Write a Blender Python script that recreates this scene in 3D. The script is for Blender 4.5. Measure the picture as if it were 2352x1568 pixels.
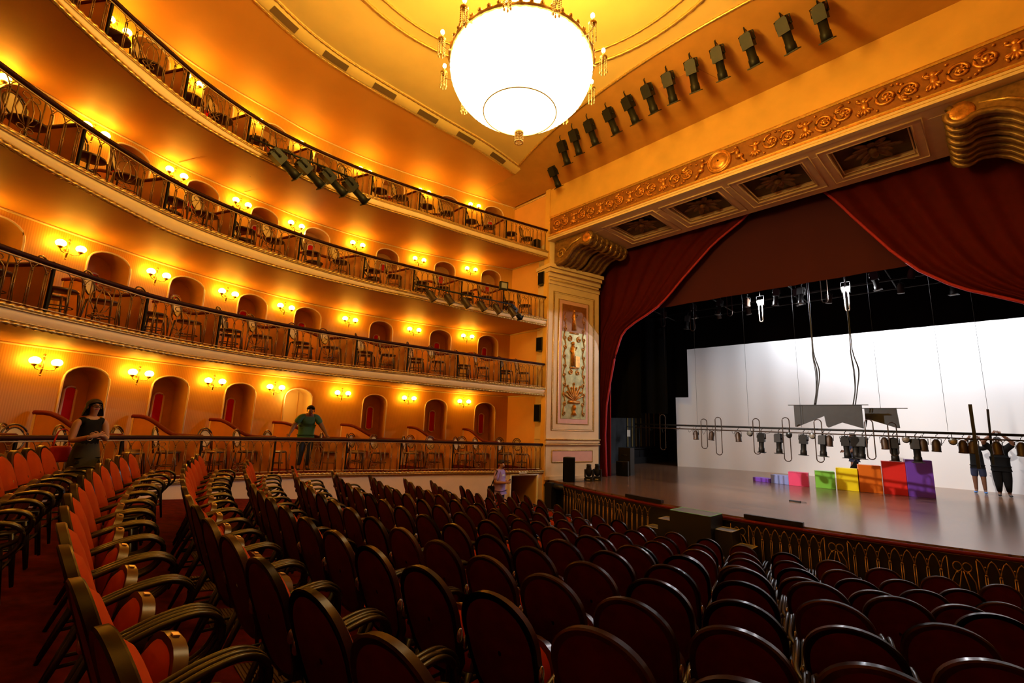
import bpy, bmesh, math, random
from mathutils import Vector, Matrix
from math import sin, cos, pi, radians, hypot, sqrt, atan2
random.seed(7)
scene = bpy.context.scene
col = scene.collection
for o in list(bpy.data.objects): bpy.data.objects.remove(o)

# ------------------------------------------------------------------ camera
cam = bpy.data.cameras.new('camera'); cam_ob = bpy.data.objects.new('camera', cam); col.objects.link(cam_ob)
cam.sensor_width = 36.0; cam.lens = 16.01; cam.clip_start = 0.05; cam.clip_end = 100
cam_ob.matrix_world = Matrix(((0.686, 0.105, 0.720, 0), (0.727, -0.146, -0.671, 0), (0.035, 0.984, -0.176, 1.68), (0, 0, 0, 1)))
_r = cam_ob.matrix_world.to_quaternion().normalized()
cam_ob.matrix_world = Matrix.Translation((0, 0, 1.68)) @ _r.to_matrix().to_4x4()
scene.camera = cam_ob
# ------------------------------------------------------------------ view, world
scene.view_settings.view_transform = 'Standard'; scene.view_settings.look = 'None'
scene.view_settings.exposure = 0.0; scene.view_settings.gamma = 1.0
scene.view_settings.use_curve_mapping = False
world = bpy.data.worlds.new('world'); scene.world = world; world.use_nodes = True
world.node_tree.nodes['Background'].inputs[0].default_value = (1.0, 0.55, 0.25, 1)
world.node_tree.nodes['Background'].inputs[1].default_value = 0.004
SCONCE_L, CHAND_L, CROWN_L, WORK_L = 54.0, 6.2, 74.0, 3400.0
WARM = (1.0, 0.52, 0.04); CHW = (1.0, 0.63, 0.11); COOL = (0.93, 0.95, 1.0)
def add_light(name, kind, loc, target, energy, color, **kw):
    l = bpy.data.lights.new(name, kind); l.energy = energy; l.color = color
    for k, v in kw.items(): setattr(l, k, v)
    o = bpy.data.objects.new(name, l); col.objects.link(o); o.location = loc
    d = Vector(target) - Vector(loc)
    o.rotation_euler = d.to_track_quat('-Z', 'Y').to_euler()
    return o
# stage working lights: two open lanterns on the overhead batten, and an unseen
# area light added behind the black border to brighten the backdrop
add_light('added_backdrop_fill', 'AREA', (-1.8, 20.35, 6.9), (-1.6, 22.1, 2.2), 620, COOL, shape='RECTANGLE', size=8.0, size_y=0.5)
add_light('front_of_house_light', 'SPOT', (-9.55, 3.1, 7.0), (-3.6, 17.5, 0.3), 7500, (1.0, 0.93, 0.85), spot_size=0.50, spot_blend=0.7, shadow_soft_size=0.12)

# corridor lamps behind two open box doors
add_light('corridor_lamp', 'POINT', (-12.93, 4.05, 2.18), (0, 0, 0), 9, (1.0, 0.66, 0.22), shadow_soft_size=0.05)
add_light('corridor_lamp', 'POINT', (-12.95, 3.95, 6.75), (0, 0, 0), 4, (1.0, 0.66, 0.22), shadow_soft_size=0.05)
# ------------------------------------------------------------------ materials
def nodemat(name):
    m = bpy.data.materials.new(name); m.use_nodes = True
    return m, m.node_tree.nodes, m.node_tree.links, m.node_tree.nodes['Principled BSDF']
def mat(name, c, rough=0.6, metal=0.0, var=0.0, scale=6.0, bump=0.0, bscale=40.0, coat=0.0, sheen=0.0, stretch=None, spec=None):
    m, N, L, b = nodemat(name)
    b.inputs['Base Color'].default_value = (*c, 1); b.inputs['Roughness'].default_value = rough
    b.inputs['Metallic'].default_value = metal
    if coat: b.inputs['Coat Weight'].default_value = coat; b.inputs['Coat Roughness'].default_value = 0.15
    if sheen: b.inputs['Sheen Weight'].default_value = sheen
    if spec is not None: b.inputs['Specular IOR Level'].default_value = spec
    tc = N.new('ShaderNodeTexCoord'); mp = N.new('ShaderNodeMapping'); L.new(tc.outputs['Object'], mp.inputs[0])
    if stretch: mp.inputs['Scale'].default_value = stretch
    if var:
        n = N.new('ShaderNodeTexNoise'); n.inputs['Scale'].default_value = scale; n.inputs['Detail'].default_value = 4
        L.new(mp.outputs[0], n.inputs['Vector'])
        r = N.new('ShaderNodeValToRGB'); L.new(n.outputs['Fac'], r.inputs[0])
        r.color_ramp.elements[0].position = 0.3; r.color_ramp.elements[1].position = 0.7
        r.color_ramp.elements[0].color = (*[x * (1 - var) for x in c], 1)
        r.color_ramp.elements[1].color = (*[min(1, x * (1 + var)) for x in c], 1)
        L.new(r.outputs[0], b.inputs['Base Color'])
    if bump:
        n2 = N.new('ShaderNodeTexNoise'); n2.inputs['Scale'].default_value = bscale
        L.new(mp.outputs[0], n2.inputs['Vector'])
        bp = N.new('ShaderNodeBump'); bp.inputs['Strength'].default_value = bump; bp.inputs['Distance'].default_value = 0.02
        L.new(n2.outputs['Fac'], bp.inputs['Height']); L.new(bp.outputs[0], b.inputs['Normal'])
    return m
def emit(name, c, s):
    m, N, L, b = nodemat(name)
    b.inputs['Base Color'].default_value = (*c, 1); b.inputs['Emission Color'].default_value = (*c, 1)
    b.inputs['Emission Strength'].default_value = s
    return m
def wallpaper(name, c1, c2, freq):
    m, N, L, b = nodemat(name); b.inputs['Roughness'].default_value = 0.55
    at = N.new('ShaderNodeAttribute'); at.attribute_name = 'arc'
    w = N.new('ShaderNodeTexWave'); w.inputs['Scale'].default_value = freq; w.bands_direction = 'X'
    w.inputs['Distortion'].default_value = 0.3
    L.new(at.outputs['Vector'], w.inputs['Vector'])
    r = N.new('ShaderNodeValToRGB'); r.color_ramp.elements[0].color = (*c1, 1); r.color_ramp.elements[1].color = (*c2, 1)
    L.new(w.outputs['Fac'], r.inputs[0]); L.new(r.outputs[0], b.inputs['Base Color'])
    return m
M = {}
M['wall'] = wallpaper('striped_ochre_wallpaper', (0.64, 0.31, 0.035), (0.72, 0.38, 0.055), 9.0)
M['ochre'] = mat('ochre_plaster', (0.80, 0.40, 0.11), 0.6, var=0.06, scale=1.5)
M['ceil'] = mat('warm_ceiling_paint', (0.70, 0.31, 0.06), 0.6, var=0.05, scale=1.0)
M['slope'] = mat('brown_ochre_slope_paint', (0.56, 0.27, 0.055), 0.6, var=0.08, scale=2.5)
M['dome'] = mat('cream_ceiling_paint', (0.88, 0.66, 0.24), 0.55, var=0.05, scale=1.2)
M['cream'] = mat('cream_plaster', (0.80, 0.60, 0.36), 0.5, var=0.05, scale=3, bump=0.05)
M['pinkcream'] = mat('pale_rose_cream_plaster', (0.84, 0.64, 0.48), 0.5, var=0.05, scale=3, bump=0.05)
M['yellow'] = mat('yellow_ochre_plaster', (0.80, 0.46, 0.10), 0.5, var=0.10, scale=1.2)
M['niche'] = mat('brown_ochre_plaster', (0.60, 0.29, 0.07), 0.6, var=0.06)
M['gold'] = mat('old_gilding', (0.62, 0.40, 0.13), 0.36, 0.75, var=0.25, scale=20, bump=0.15, bscale=60)
M['relief'] = mat('bronze_gilt_relief', (0.62, 0.27, 0.06), 0.36, 0.65, var=0.3, scale=14, bump=0.2)
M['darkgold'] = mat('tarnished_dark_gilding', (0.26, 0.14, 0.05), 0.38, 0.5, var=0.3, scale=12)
M['friezebg'] = mat('brown_gilt_ground', (0.30, 0.105, 0.018), 0.5, 0.2, var=0.2, scale=8, bump=0.15)
M['goldtrim'] = mat('gilt_moulding', (0.70, 0.45, 0.14), 0.35, 0.7, var=0.2, scale=25)
M['panelgreen'] = mat('verdigris_gilt_ground', (0.50, 0.46, 0.22), 0.5, 0.35, var=0.3, scale=6, bump=0.2)
M['pinkpanel'] = mat('rose_painted_panel', (0.76, 0.42, 0.36), 0.55, var=0.05)
M['coffer'] = mat('dark_bronze_coffer', (0.09, 0.05, 0.02), 0.4, 0.4, var=0.2)
M['soffit'] = mat('beige_soffit_paint', (0.84, 0.58, 0.36), 0.5, var=0.05)
M['carpet'] = mat('red_carpet', (0.12, 0.009, 0.003), 0.95, var=0.4, scale=9, bump=0.3, bscale=300, spec=0.1)
M['railred'] = mat('dark_red_handrail', (0.032, 0.004, 0.002), 0.6, var=0.1, spec=0.2)
M['railplush'] = mat('crimson_plush_rail', (0.12, 0.006, 0.004), 0.7, spec=0.2)
M['iron'] = mat('gilded_wrought_iron', (0.62, 0.40, 0.17), 0.38, 0.45, var=0.2, scale=30)
M['darkpost'] = mat('near_black_post', (0.015, 0.012, 0.008), 0.8, spec=0.1)
M['partition'] = mat('ochre_partition_cloth', (0.66, 0.27, 0.06), 0.6, var=0.06)
M['bent'] = mat('dark_bentwood', (0.060, 0.022, 0.008), 0.3, coat=0.4, var=0.2, scale=12)
M['cane'] = mat('pale_cane_weave', (0.70, 0.50, 0.24), 0.6, bump=0.4, bscale=160)
M['seatwood'] = mat('worn_seat_wood', (0.10, 0.045, 0.02), 0.35, coat=0.3)
M['dwood'] = mat('dark_polished_wood', (0.010, 0.006, 0.004), 0.34, coat=0.08, var=0.3, scale=10)
M['rim'] = mat('bronze_brown_varnished_rim', (0.058, 0.022, 0.007), 0.30, 0.2, coat=0.15, var=0.2, scale=8)
M['orange'] = mat('orange_red_upholstery', (0.36, 0.040, 0.002), 0.85, var=0.08, scale=12, spec=0.1)
M['maroon'] = mat('maroon_back_cloth', (0.10, 0.006, 0.004), 0.9, var=0.2, scale=8, spec=0.15)
M['plate'] = mat('brass_number_plate', (0.75, 0.55, 0.3), 0.3, 0.5)
M['chromecap'] = mat('polished_metal_cap', (0.5, 0.48, 0.45), 0.25, 0.9)
M['white'] = mat('white_paint', (0.82, 0.74, 0.62), 0.5)
M['frame_white'] = mat('white_window_frame', (0.85, 0.70, 0.55), 0.5)
M['black'] = mat('black_paint', (0.012, 0.012, 0.013), 0.45)
M['blackmetal'] = mat('black_lantern_metal', (0.011, 0.010, 0.009), 0.5, 0.0, var=0.3, spec=0.3)
M['brownmetal'] = mat('dark_bronze_lantern_metal', (0.050, 0.028, 0.018), 0.45, 0.3, var=0.3)
M['blackcloth'] = mat('black_drape_cloth', (0.006, 0.006, 0.007), 0.95, spec=0.1)
M['greywall'] = mat('dark_grey_backstage_wall', (0.035, 0.038, 0.042), 0.8, var=0.3, scale=3)
M['teaser'] = mat('hazed_maroon_valance', (0.070, 0.017, 0.027), 0.85, spec=0.1)  # maroon lifted towards blue: stage haze put into the cloth colour
M['velvet'] = mat('crimson_velvet', (0.080, 0.003, 0.004), 0.8, var=0.1, spec=0.15)
M['velvetpink'] = mat('crimson_velvet_hem', (0.40, 0.018, 0.045), 0.7)
M['screen'] = mat('white_cyclorama_cloth', (0.86, 0.85, 0.85), 0.9)
M['spglass'] = mat('dull_lens_glass', (0.35, 0.33, 0.28), 0.15)
M['skin'] = mat('skin_tone', (0.42, 0.20, 0.11), 0.55)
M['skindark'] = mat('brown_skin_tone', (0.20, 0.09, 0.05), 0.55)
M['hair'] = mat('dark_brown_hair', (0.022, 0.010, 0.006), 0.75, bump=0.3, bscale=120, stretch=(1, 1, 0.1))
M['greencloth'] = mat('green_cotton', (0.05, 0.16, 0.10), 0.85)
M['lilac'] = mat('lilac_cotton', (0.36, 0.24, 0.55), 0.85)
M['navy'] = mat('navy_cotton', (0.02, 0.03, 0.08), 0.85)
M['blackcotton'] = mat('black_cotton', (0.010, 0.010, 0.011), 0.95, spec=0.1)
M['olive'] = mat('dark_olive_skirt_cloth', (0.035, 0.030, 0.012), 0.85)
M['shoeblue'] = mat('blue_running_shoe', (0.08, 0.28, 0.75), 0.6)
M['redbag'] = mat('red_bag_leather', (0.60, 0.02, 0.01), 0.4)
M['redpane'] = mat('red_padded_pane', (0.60, 0.006, 0.004), 0.6, spec=0.15)
M['globe'] = emit('glowing_opal_glass', WARM, SCONCE_L)
M['chand'] = emit('glowing_crystal_beads', (1.0, 0.72, 0.32), CHAND_L)
M['crown'] = emit('bright_crystal_crown', CHW, CROWN_L)
M['candle'] = emit('glowing_candle_bulb', (1.0, 0.72, 0.3), 22.0)
M['crystal'] = mat('gilt_crystal_drops', (0.95, 0.70, 0.25), 0.15, 0.3)
M['lampon'] = emit('lit_lantern_lens', COOL, WORK_L)
M['maskgrey'] = mat('dark_grey_mask_board', (0.028, 0.029, 0.033), 0.6, var=0.15)
M['exitgreen'] = mat('green_luminous_tape', (0.22, 0.65, 0.25), 0.5)
M['yellowtape'] = mat('yellow_edge_tape', (0.55, 0.48, 0.20), 0.5)
M['greytop'] = mat('grey_step_surface', (0.16, 0.16, 0.17), 0.45)
M['hatch'] = mat('faded_brown_hatch_paint', (0.52, 0.22, 0.06), 0.6)
M['ventdark'] = mat('dark_vent_mesh', (0.16, 0.09, 0.03), 0.7, bump=0.4, bscale=200)
M['grille'] = mat('ribbed_floor_metal', (0.22, 0.13, 0.06), 0.45, 0.6)
M['goldstrip'] = mat('dull_brass_strip', (0.45, 0.33, 0.12), 0.45, 0.5)
M['doorlit'] = mat('lit_recess_yellow', (0.90, 0.60, 0.16), 0.5)  # paler copy of the recess colour: lamplight painted into the doorway
def planks():
    m, N, L, b = nodemat('stage_boards')
    tc = N.new('ShaderNodeTexCoord'); mp = N.new('ShaderNodeMapping'); L.new(tc.outputs['Object'], mp.inputs[0])
    mp.inputs['Scale'].default_value = (0.5, 7.0, 1)
    n = N.new('ShaderNodeTexNoise'); n.inputs['Scale'].default_value = 1.2; n.inputs['Detail'].default_value = 5
    L.new(mp.outputs[0], n.inputs['Vector'])
    r = N.new('ShaderNodeValToRGB'); r.color_ramp.elements[0].color = (0.13, 0.060, 0.030, 1); r.color_ramp.elements[1].color = (0.26, 0.140, 0.082, 1)
    r.color_ramp.elements[0].position = 0.3; r.color_ramp.elements[1].position = 0.7
    L.new(n.outputs['Fac'], r.inputs[0])
    br = N.new('ShaderNodeTexBrick'); br.inputs['Scale'].default_value = 1.0; br.inputs['Mortar Size'].default_value = 0.006
    br.inputs['Brick Width'].default_value = 4.0; br.inputs['Row Height'].default_value = 0.14
    br.inputs['Color1'].default_value = (1, 1, 1, 1); br.inputs['Color2'].default_value = (0.86, 0.86, 0.86, 1); br.inputs['Mortar'].default_value = (0.5, 0.5, 0.5, 1)
    L.new(tc.outputs['Object'], br.inputs['Vector'])
    mx = N.new('ShaderNodeMix'); mx.data_type = 'RGBA'; mx.blend_type = 'MULTIPLY'; mx.inputs[0].default_value = 1
    L.new(r.outputs[0], mx.inputs[6]); L.new(br.outputs[0], mx.inputs[7]); L.new(mx.outputs[2], b.inputs['Base Color'])
    b.inputs['Roughness'].default_value = 0.20
    return m
M['boards'] = planks()

# ------------------------------------------------------------------ mesh helpers
def catmull(P, n=12):
    P = [Vector(p) for p in P]; P = [2 * P[0] - P[1]] + P + [2 * P[-1] - P[-2]]
    out = []
    for i in range(1, len(P) - 2):
        a, b, c, d = P[i - 1:i + 3]
        for k in range(n):
            t = k / n
            out.append(0.5 * ((2 * b) + (-a + c) * t + (2 * a - 5 * b + 4 * c - d) * t * t + (-a + 3 * b - 3 * c + d) * t ** 3))
    out.append(P[-2]); return out
def lerp_tab(T, x):
    if x <= T[0][0]: return T[0][1]
    for (a, u), (b, v) in zip(T, T[1:]):
        if x <= b: return u + (v - u) * (x - a) / (b - a)
    return T[-1][1]
def sstep(t): t = max(0, min(1, t)); return t * t * (3 - 2 * t)
class MB:
    def __init__(s): s.v = []; s.f = []; s.sm = []
    def add(s, V, F, smooth=False):
        n = len(s.v); s.v += [tuple(v) for v in V]; s.f += [tuple(i + n for i in f) for f in F]; s.sm += [smooth] * len(F); return s
    def box(s, x0, x1, y0, y1, z0, z1, m=None):
        V = [Vector((x, y, z)) for z in (z0, z1) for y in (y0, y1) for x in (x0, x1)]
        if m: V = [m @ v for v in V]
        return s.add(V, [(0, 2, 3, 1), (4, 5, 7, 6), (0, 1, 5, 4), (2, 6, 7, 3), (0, 4, 6, 2), (1, 3, 7, 5)])
    def tube(s, P, r, n=8, closed=False, flat=1.0, up=(0, 0, 1)):
        P = [Vector(p) for p in P]; N = len(P); V = []; up = Vector(up)
        for i, p in enumerate(P):
            a = P[i - 1] if (i > 0 or closed) else P[i]; b = P[(i + 1) % N] if (i < N - 1 or closed) else P[i]
            t = (b - a).normalized()
            u = up if abs(t.dot(up)) < 0.95 else Vector((1, 0, 0)) if abs(t.x) < 0.9 else Vector((0, 1, 0))
            e1 = t.cross(u).normalized(); e2 = e1.cross(t)
            rr = r[i] if isinstance(r, (list, tuple)) else r
            for k in range(n):
                an = 2 * pi * k / n; V.append(p + (e1 * cos(an) + e2 * sin(an) * flat) * rr)
        F = []
        for i in range(N if closed else N - 1):
            for k in range(n):
                a = i * n + k; b = i * n + (k + 1) % n; j = ((i + 1) % N) * n
                F.append((a, b, j + (k + 1) % n, j + k))
        if not closed: F += [tuple(range(n))[::-1], tuple((N - 1) * n + k for k in range(n))]
        return s.add(V, F, True)
    def lathe(s, prof, n=12, m=None, caps=True):
        V = []; F = []
        for r, z in prof:
            for k in range(n): V.append(Vector((r * cos(2 * pi * k / n), r * sin(2 * pi * k / n), z)))
        for i in range(len(prof) - 1):
            for k in range(n): F.append((i * n + k, i * n + (k + 1) % n, (i + 1) * n + (k + 1) % n, (i + 1) * n + k))
        if caps: F += [tuple(range(n))[::-1], tuple((len(prof) - 1) * n + k for k in range(n))]
        if m: V = [m @ v for v in V]
        return s.add(V, F, True)
    def ball(s, c, r, n=10, k=7, sc=(1, 1, 1), m=None):
        V = []; F = []
        for i in range(1, k):
            th = pi * i / k
            for j in range(n): V.append(Vector((sin(th) * cos(2 * pi * j / n) * r * sc[0], sin(th) * sin(2 * pi * j / n) * r * sc[1], cos(th) * r * sc[2])))
        t = len(V); V += [Vector((0, 0, r * sc[2])), Vector((0, 0, -r * sc[2]))]
        for i in range(k - 2):
            for j in range(n): F.append((i * n + j, (i + 1) * n + j, (i + 1) * n + (j + 1) % n, i * n + (j + 1) % n))
        for j in range(n): F.append((t, j, (j + 1) % n)); F.append((t + 1, (k - 2) * n + (j + 1) % n, (k - 2) * n + j))
        V = [(m @ v if m else v) + Vector(c) for v in V]
        return s.add(V, F, True)
    def prism(s, poly, m, d, smooth=False):   # poly in local xy, extruded 0..d along local z
        n = len(poly); V = [m @ Vector((x, y, 0)) for x, y in poly] + [m @ Vector((x, y, d)) for x, y in poly]
        F = [tuple(range(n))[::-1], tuple(range(n, 2 * n))] + [(i, (i + 1) % n, n + (i + 1) % n, n + i) for i in range(n)]
        return s.add(V, F, smooth)
    def grid(s, rows, smooth=True, close=False):
        n = len(rows[0]); V = [v for r in rows for v in r]; F = []
        for i in range(len(rows) - 1):
            for j in range(n if close else n - 1): F.append((i * n + j, i * n + (j + 1) % n, (i + 1) * n + (j + 1) % n, (i + 1) * n + j))
        return s.add(V, F, smooth)
    def build(s, name, material, parent=None, loc=None, mods=None):
        me = bpy.data.meshes.new(name); me.from_pydata(s.v, [], s.f); me.update()
        me.polygons.foreach_set('use_smooth', s.sm)
        bm = bmesh.new(); bm.from_mesh(me); bmesh.ops.recalc_face_normals(bm, faces=bm.faces); bm.to_mesh(me); bm.free()
        me.materials.append(M[material] if isinstance(material, str) else material)
        o = bpy.data.objects.new(name, me); col.objects.link(o)
        if parent: o.parent = parent
        if loc: o.location = loc
        return o
def tag(o, label, cat, group=None):
    o['label'] = label; o['category'] = cat
    if group: o['group'] = group
    return o
def empty(name, loc=(0, 0, 0), rz=0.0, label=None, cat=None, group=None):
    o = bpy.data.objects.new(name, None); o.empty_display_size = 0.1; col.objects.link(o)
    o.location = loc; o.rotation_euler = (0, 0, rz)
    if label: tag(o, label, cat, group)
    return o
def struct(o): o['kind'] = 'structure'; return o
def dup(root, loc, rz, label, group=None, scale=None):
    r = root.copy(); col.objects.link(r); r.location = loc; r.rotation_euler = (0, 0, rz); r["label"] = label; r.scale = (1, 1, 1)
    if group: r['group'] = group
    if scale: r.scale = scale
    for ch in root.children:
        c = ch.copy(); col.objects.link(c); c.parent = r
        for g in ch.children:
            d = g.copy(); col.objects.link(d); d.parent = c
    return r
class Proto:     # first placement moves the original, later ones copy it
    def __init__(s, root): s.root = root; s.used = False
    def place(s, loc, rz, label, group=None):
        if not s.used:
            s.used = True; s.root.location = loc; s.root.rotation_euler = (0, 0, rz); s.root['label'] = label
            if group: s.root['group'] = group
            return s.root
        return dup(s.root, loc, rz, label, group)
ORD = ['first', 'second', 'third', 'fourth', 'fifth', 'sixth', 'seventh', 'eighth', 'ninth', 'tenth', 'eleventh', 'twelfth', 'thirteenth', 'fourteenth', 'fifteenth', 'sixteenth', 'seventeenth', 'eighteenth', 'nineteenth']

# ------------------------------------------------------------------ plan curves (arc length s runs from the stage end)
class Curve:
    def __init__(s, P):
        s.P = P; s.L = [0.0]
        for a, b in zip(P, P[1:]): s.L.append(s.L[-1] + (b - a).length)
    def at(s, t):
        L = s.L; t = max(0.0, t)
        if t >= L[-1]: return s.P[-1].copy()
        lo, hi = 0, len(L) - 1
        while hi - lo > 1:
            m = (lo + hi) // 2
            if L[m] <= t: lo = m
            else: hi = m
        return s.P[lo].lerp(s.P[hi], (t - L[lo]) / (L[hi] - L[lo]))
    def nrm(s, t):      # unit normal pointing away from the house
        d = s.at(min(t + 0.15, s.L[-1])) - s.at(max(t - 0.15, 0)); d.normalize()
        return Vector((d.y, -d.x)) if True else None
    def pt(s, t, off=0.0, z=0.0):
        p = s.at(t) + s.nrm(t) * off; return Vector((p.x, p.y, z))
FR = Curve(catmull([(-9.90, 10.70), (-10.2, 8.6), (-10.38, 6.7), (-10.45, 4.6), (-10.25, 2.8), (-9.75, 1.15), (-9.0, -.05), (-8.1, -1.1), (-7.0, -2.0), (-5.7, -2.6), (-4.15, -2.85)], 16))
def _scaled(c):
    out = []
    for p, l in zip(c.P, c.L):
        out.append(p * (1 + 0.07 * sstep(l / 5)))
    return out
class Curve1(Curve):   # tier one keeps the same parameter as the tiers above
    def __init__(s, base):
        s.base = base; s.P = _scaled(base); s.L = base.L
F1 = Curve1(FR)
WL = Curve(catmull([(-11.75, 10.9), (-12.6, 8.5), (-13.0, 6.6), (-13.1, 4.8), (-12.95, 3.4), (-12.35, 1.4), (-11.7, .1), (-10.9, -1.2), (-9.8, -2.6), (-8, -4), (-6, -4.8), (-4.15, -5)], 16))
if (WL.nrm(6).x > 0): pass
_sgn = -1 if WL.nrm(6).x > 0 else 1
if _sgn < 0:
    def _n(s, t):
        d = s.at(min(t + 0.15, s.L[-1])) - s.at(max(t - 0.15, 0)); d.normalize(); return Vector((-d.y, d.x))
    Curve.nrm = _n
SMAX = FR.L[-1]; WMAX = WL.L[-1]
TIER = {
 1: dict(front=F1, rail=[(0, 1.09), (3.5, 1.12), (7, 1.18), (9.6, 1.24), (12.1, 1.29)], top=[(0, .28), (4.7, .30), (6.9, .38), (9.5, .46), (12.5, .5)], bot=None, ceil=[(0, 2.60), (3, 2.63), (5, 2.68), (9.8, 2.71), (18, 2.7)]),
 2: dict(front=FR, rail=[(0, 3.61), (6.2, 3.62), (10.3, 3.59), (12.3, 3.64)], top=[(0, 2.81), (4.6, 2.86), (8, 2.85), (12.2, 2.92)], bot=[(0, 2.57), (4.6, 2.59), (9.3, 2.61), (12.1, 2.68)], ceil=[(0, 4.79), (18, 4.85)]),
 3: dict(front=FR, rail=[(0, 5.84), (4.6, 5.75), (8, 5.68), (10.4, 5.68), (12.8, 5.8)], top=[(0, 5.05), (6, 5.0), (12.6, 5.03)], bot=[(0, 4.82), (4.6, 4.85), (8.1, 4.74), (10.2, 4.70), (12.6, 4.82)], ceil=[(0, 7.24), (8, 7.2), (12, 7.08), (18, 7.08)]),
 4: dict(front=FR, rail=[(0, 8.19), (4.6, 8.01), (8.5, 7.79), (11.6, 7.88)], top=[(0, 7.39), (4.6, 7.32), (8.8, 7.08), (12.3, 7.2)], bot=[(0, 7.14), (4.6, 7.08), (6.6, 6.96), (10.8, 6.88), (12.4, 7.03)], ceil=[(0, 9.65), (3.1, 9.9), (8.3, 9.82), (10.7, 9.65), (18, 9.65)]),
}
ARCH = [0.87, 2.58, 4.57, 6.78, 8.27, 9.80, 11.32, 13.0]
SCON = [1.66, 3.53, 5.60, 7.46, 8.95, 10.48, 12.04]
POST = [1.66, 3.15, 4.68, 6.07, 7.67, 9.05, 10.30, 11.65]
ARCH_TOP = {1: [(0, 2.31), (4, 2.38), (12, 2.44)], 2: [(0, 4.70), (4, 4.78), (12, 4.72)], 3: [(0, 7.1), (4, 7.17), (8, 7.08), (12, 7.02)], 4: [(0, 9.5), (12, 9.45)]}
ARCH_TOP[2] = [(0, 4.66), (12, 4.68)]; ARCH_TOP[3] = [(0, 7.06), (8, 7.04), (12, 6.96)]
TN = {1: 'lowest', 2: 'second', 3: 'third', 4: 'topmost'}

# ================================================================== the setting
# ---- stalls floor: rows are arcs about (-4.15, 17.6), the floor rises away from the stage
def floor_z(x, y):
    r = hypot(x + 4.15, y - 17.6)
    d = 0.594 + 0.14 * (17.55 - r)
    k = 1.0 + 0.06 * sstep((13.1 - r) / 0.5)
    return 1.68 - 0.96 - d * k
b = MB(); rows = []
for i in range(0, 62):
    r = 6.2 + i * 0.27; row = []
    for j in range(0, 45):
        a = radians(-50 + j * 2.3); x = -4.15 + r * sin(a); y = 17.6 - r * cos(a); row.append(Vector((x, y, floor_z(x, y))))
    rows.append(row)
b.grid(rows); struct(b.build('floor', 'carpet'))

# ---- tier one plinth with the doorway next to the stage
D0, D1 = 0.24, 1.16
b = MB(); S = sorted(set([i * 0.2 for i in range(int(SMAX / 0.2) + 1)] + [D0, D1, SMAX]))
for a, c in zip(S, S[1:]):
    lo = 0.13 if (a >= D0 - 1e-6 and c <= D1 + 1e-6) else -1.6
    pa, pc = F1.pt(a), F1.pt(c); ta, tc = lerp_tab(TIER[1]['top'], a), lerp_tab(TIER[1]['top'], c)
    b.add([(pa.x, pa.y, lo), (pc.x, pc.y, lo), (pc.x, pc.y, tc - .03), (pa.x, pa.y, ta - .03)], [(0, 1, 2, 3)])
plinth = struct(b.build('wall_box_plinth', 'pinkcream'))
def frontpt(c, s, off, z):
    p = c.pt(s, off); return Vector((p.x, p.y, z))
b = MB()   # white architrave of that doorway
for s_ in (D0 - .04, D1 + .04):
    b.tube([frontpt(F1, s_, -.02, -1.5), frontpt(F1, s_, -.02, .16)], .035, 4)
b.tube([frontpt(F1, D0 - .06, -.02, .165), frontpt(F1, D1 + .06, -.02, .165)], .035, 4); b.build('door_frame', 'white', plinth)
b = MB()   # passage behind the doorway
for off, z0 in ((0.02, -1.5),):
    A = [frontpt(F1, D0, 0.0, 0), frontpt(F1, D1, 0.0, 0), frontpt(F1, D1 + .1, 1.5, 0), frontpt(F1, D0 - .1, 1.5, 0)]
    lo = [Vector((p.x, p.y, -1.5)) for p in A]; hi = [Vector((p.x, p.y, .15)) for p in A]
    b.add(lo + hi, [(1, 2, 6, 5), (0, 4, 7, 3), (4, 5, 6, 7)])
b.build('passage_wall', 'yellow', plinth)
b = MB(); b.add([A[2] * 1, A[3] * 1, A[3] * 1, A[2] * 1], []);
V = [Vector((A[2].x, A[2].y, -1.5)), Vector((A[3].x, A[3].y, -1.5)), Vector((A[3].x, A[3].y, .15)), Vector((A[2].x, A[2].y, .15))]
b = MB(); b.add(V, [(0, 1, 2, 3)]); b.build('passage_end', 'black', plinth)
s0 = TIER[1]
b = MB(); b.box(-.13, .13, -.006, .006, -.03, .03)
sg = b.build('exit_sign', 'white', loc=frontpt(F1, .78, -.06, .235)); sg.rotation_euler = (0, 0, atan2((F1.pt(.5) - F1.pt(1.0)).y, (F1.pt(.5) - F1.pt(1.0)).x))
tag(sg, 'small white sign plate above the doorway in the low cream wall', 'sign')

# ---- balcony slabs, gilded mouldings, ceilings, box walls
def bead_tube(curve, ztab, off, dz, r, smax, step=0.035):
    b = MB(); P = []; R = []; n = int(smax / step); k = 5
    for i in range(n):
        s = i * step; p = curve.pt(s, off, lerp_tab(ztab, s) + dz); P.append(p); R.append(r * (1.25 if i % 3 == 0 else 0.72))
    b.tube(P, R, k); return b
def plain_tube(curve, ztab, off, dz, r, s0, smax, step=0.15, n=6, flat=1.0):
    b = MB(); m = int((smax - s0) / step); P = [curve.pt(s0 + i * (smax - s0) / m, off, lerp_tab(ztab, s0 + i * (smax - s0) / m) + dz) for i in range(m + 1)]
    b.tube(P, r, n, flat=flat); return b
def arch_z(k, s):
    for c in ARCH:
        d = abs(s - c)
        if d < 0.36:
            zt = lerp_tab(ARCH_TOP[k], c); return zt - 0.30 + 0.30 * sqrt(max(0, 1 - (d / 0.36) ** 2.4))
    return None
mirror_list = []
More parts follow.
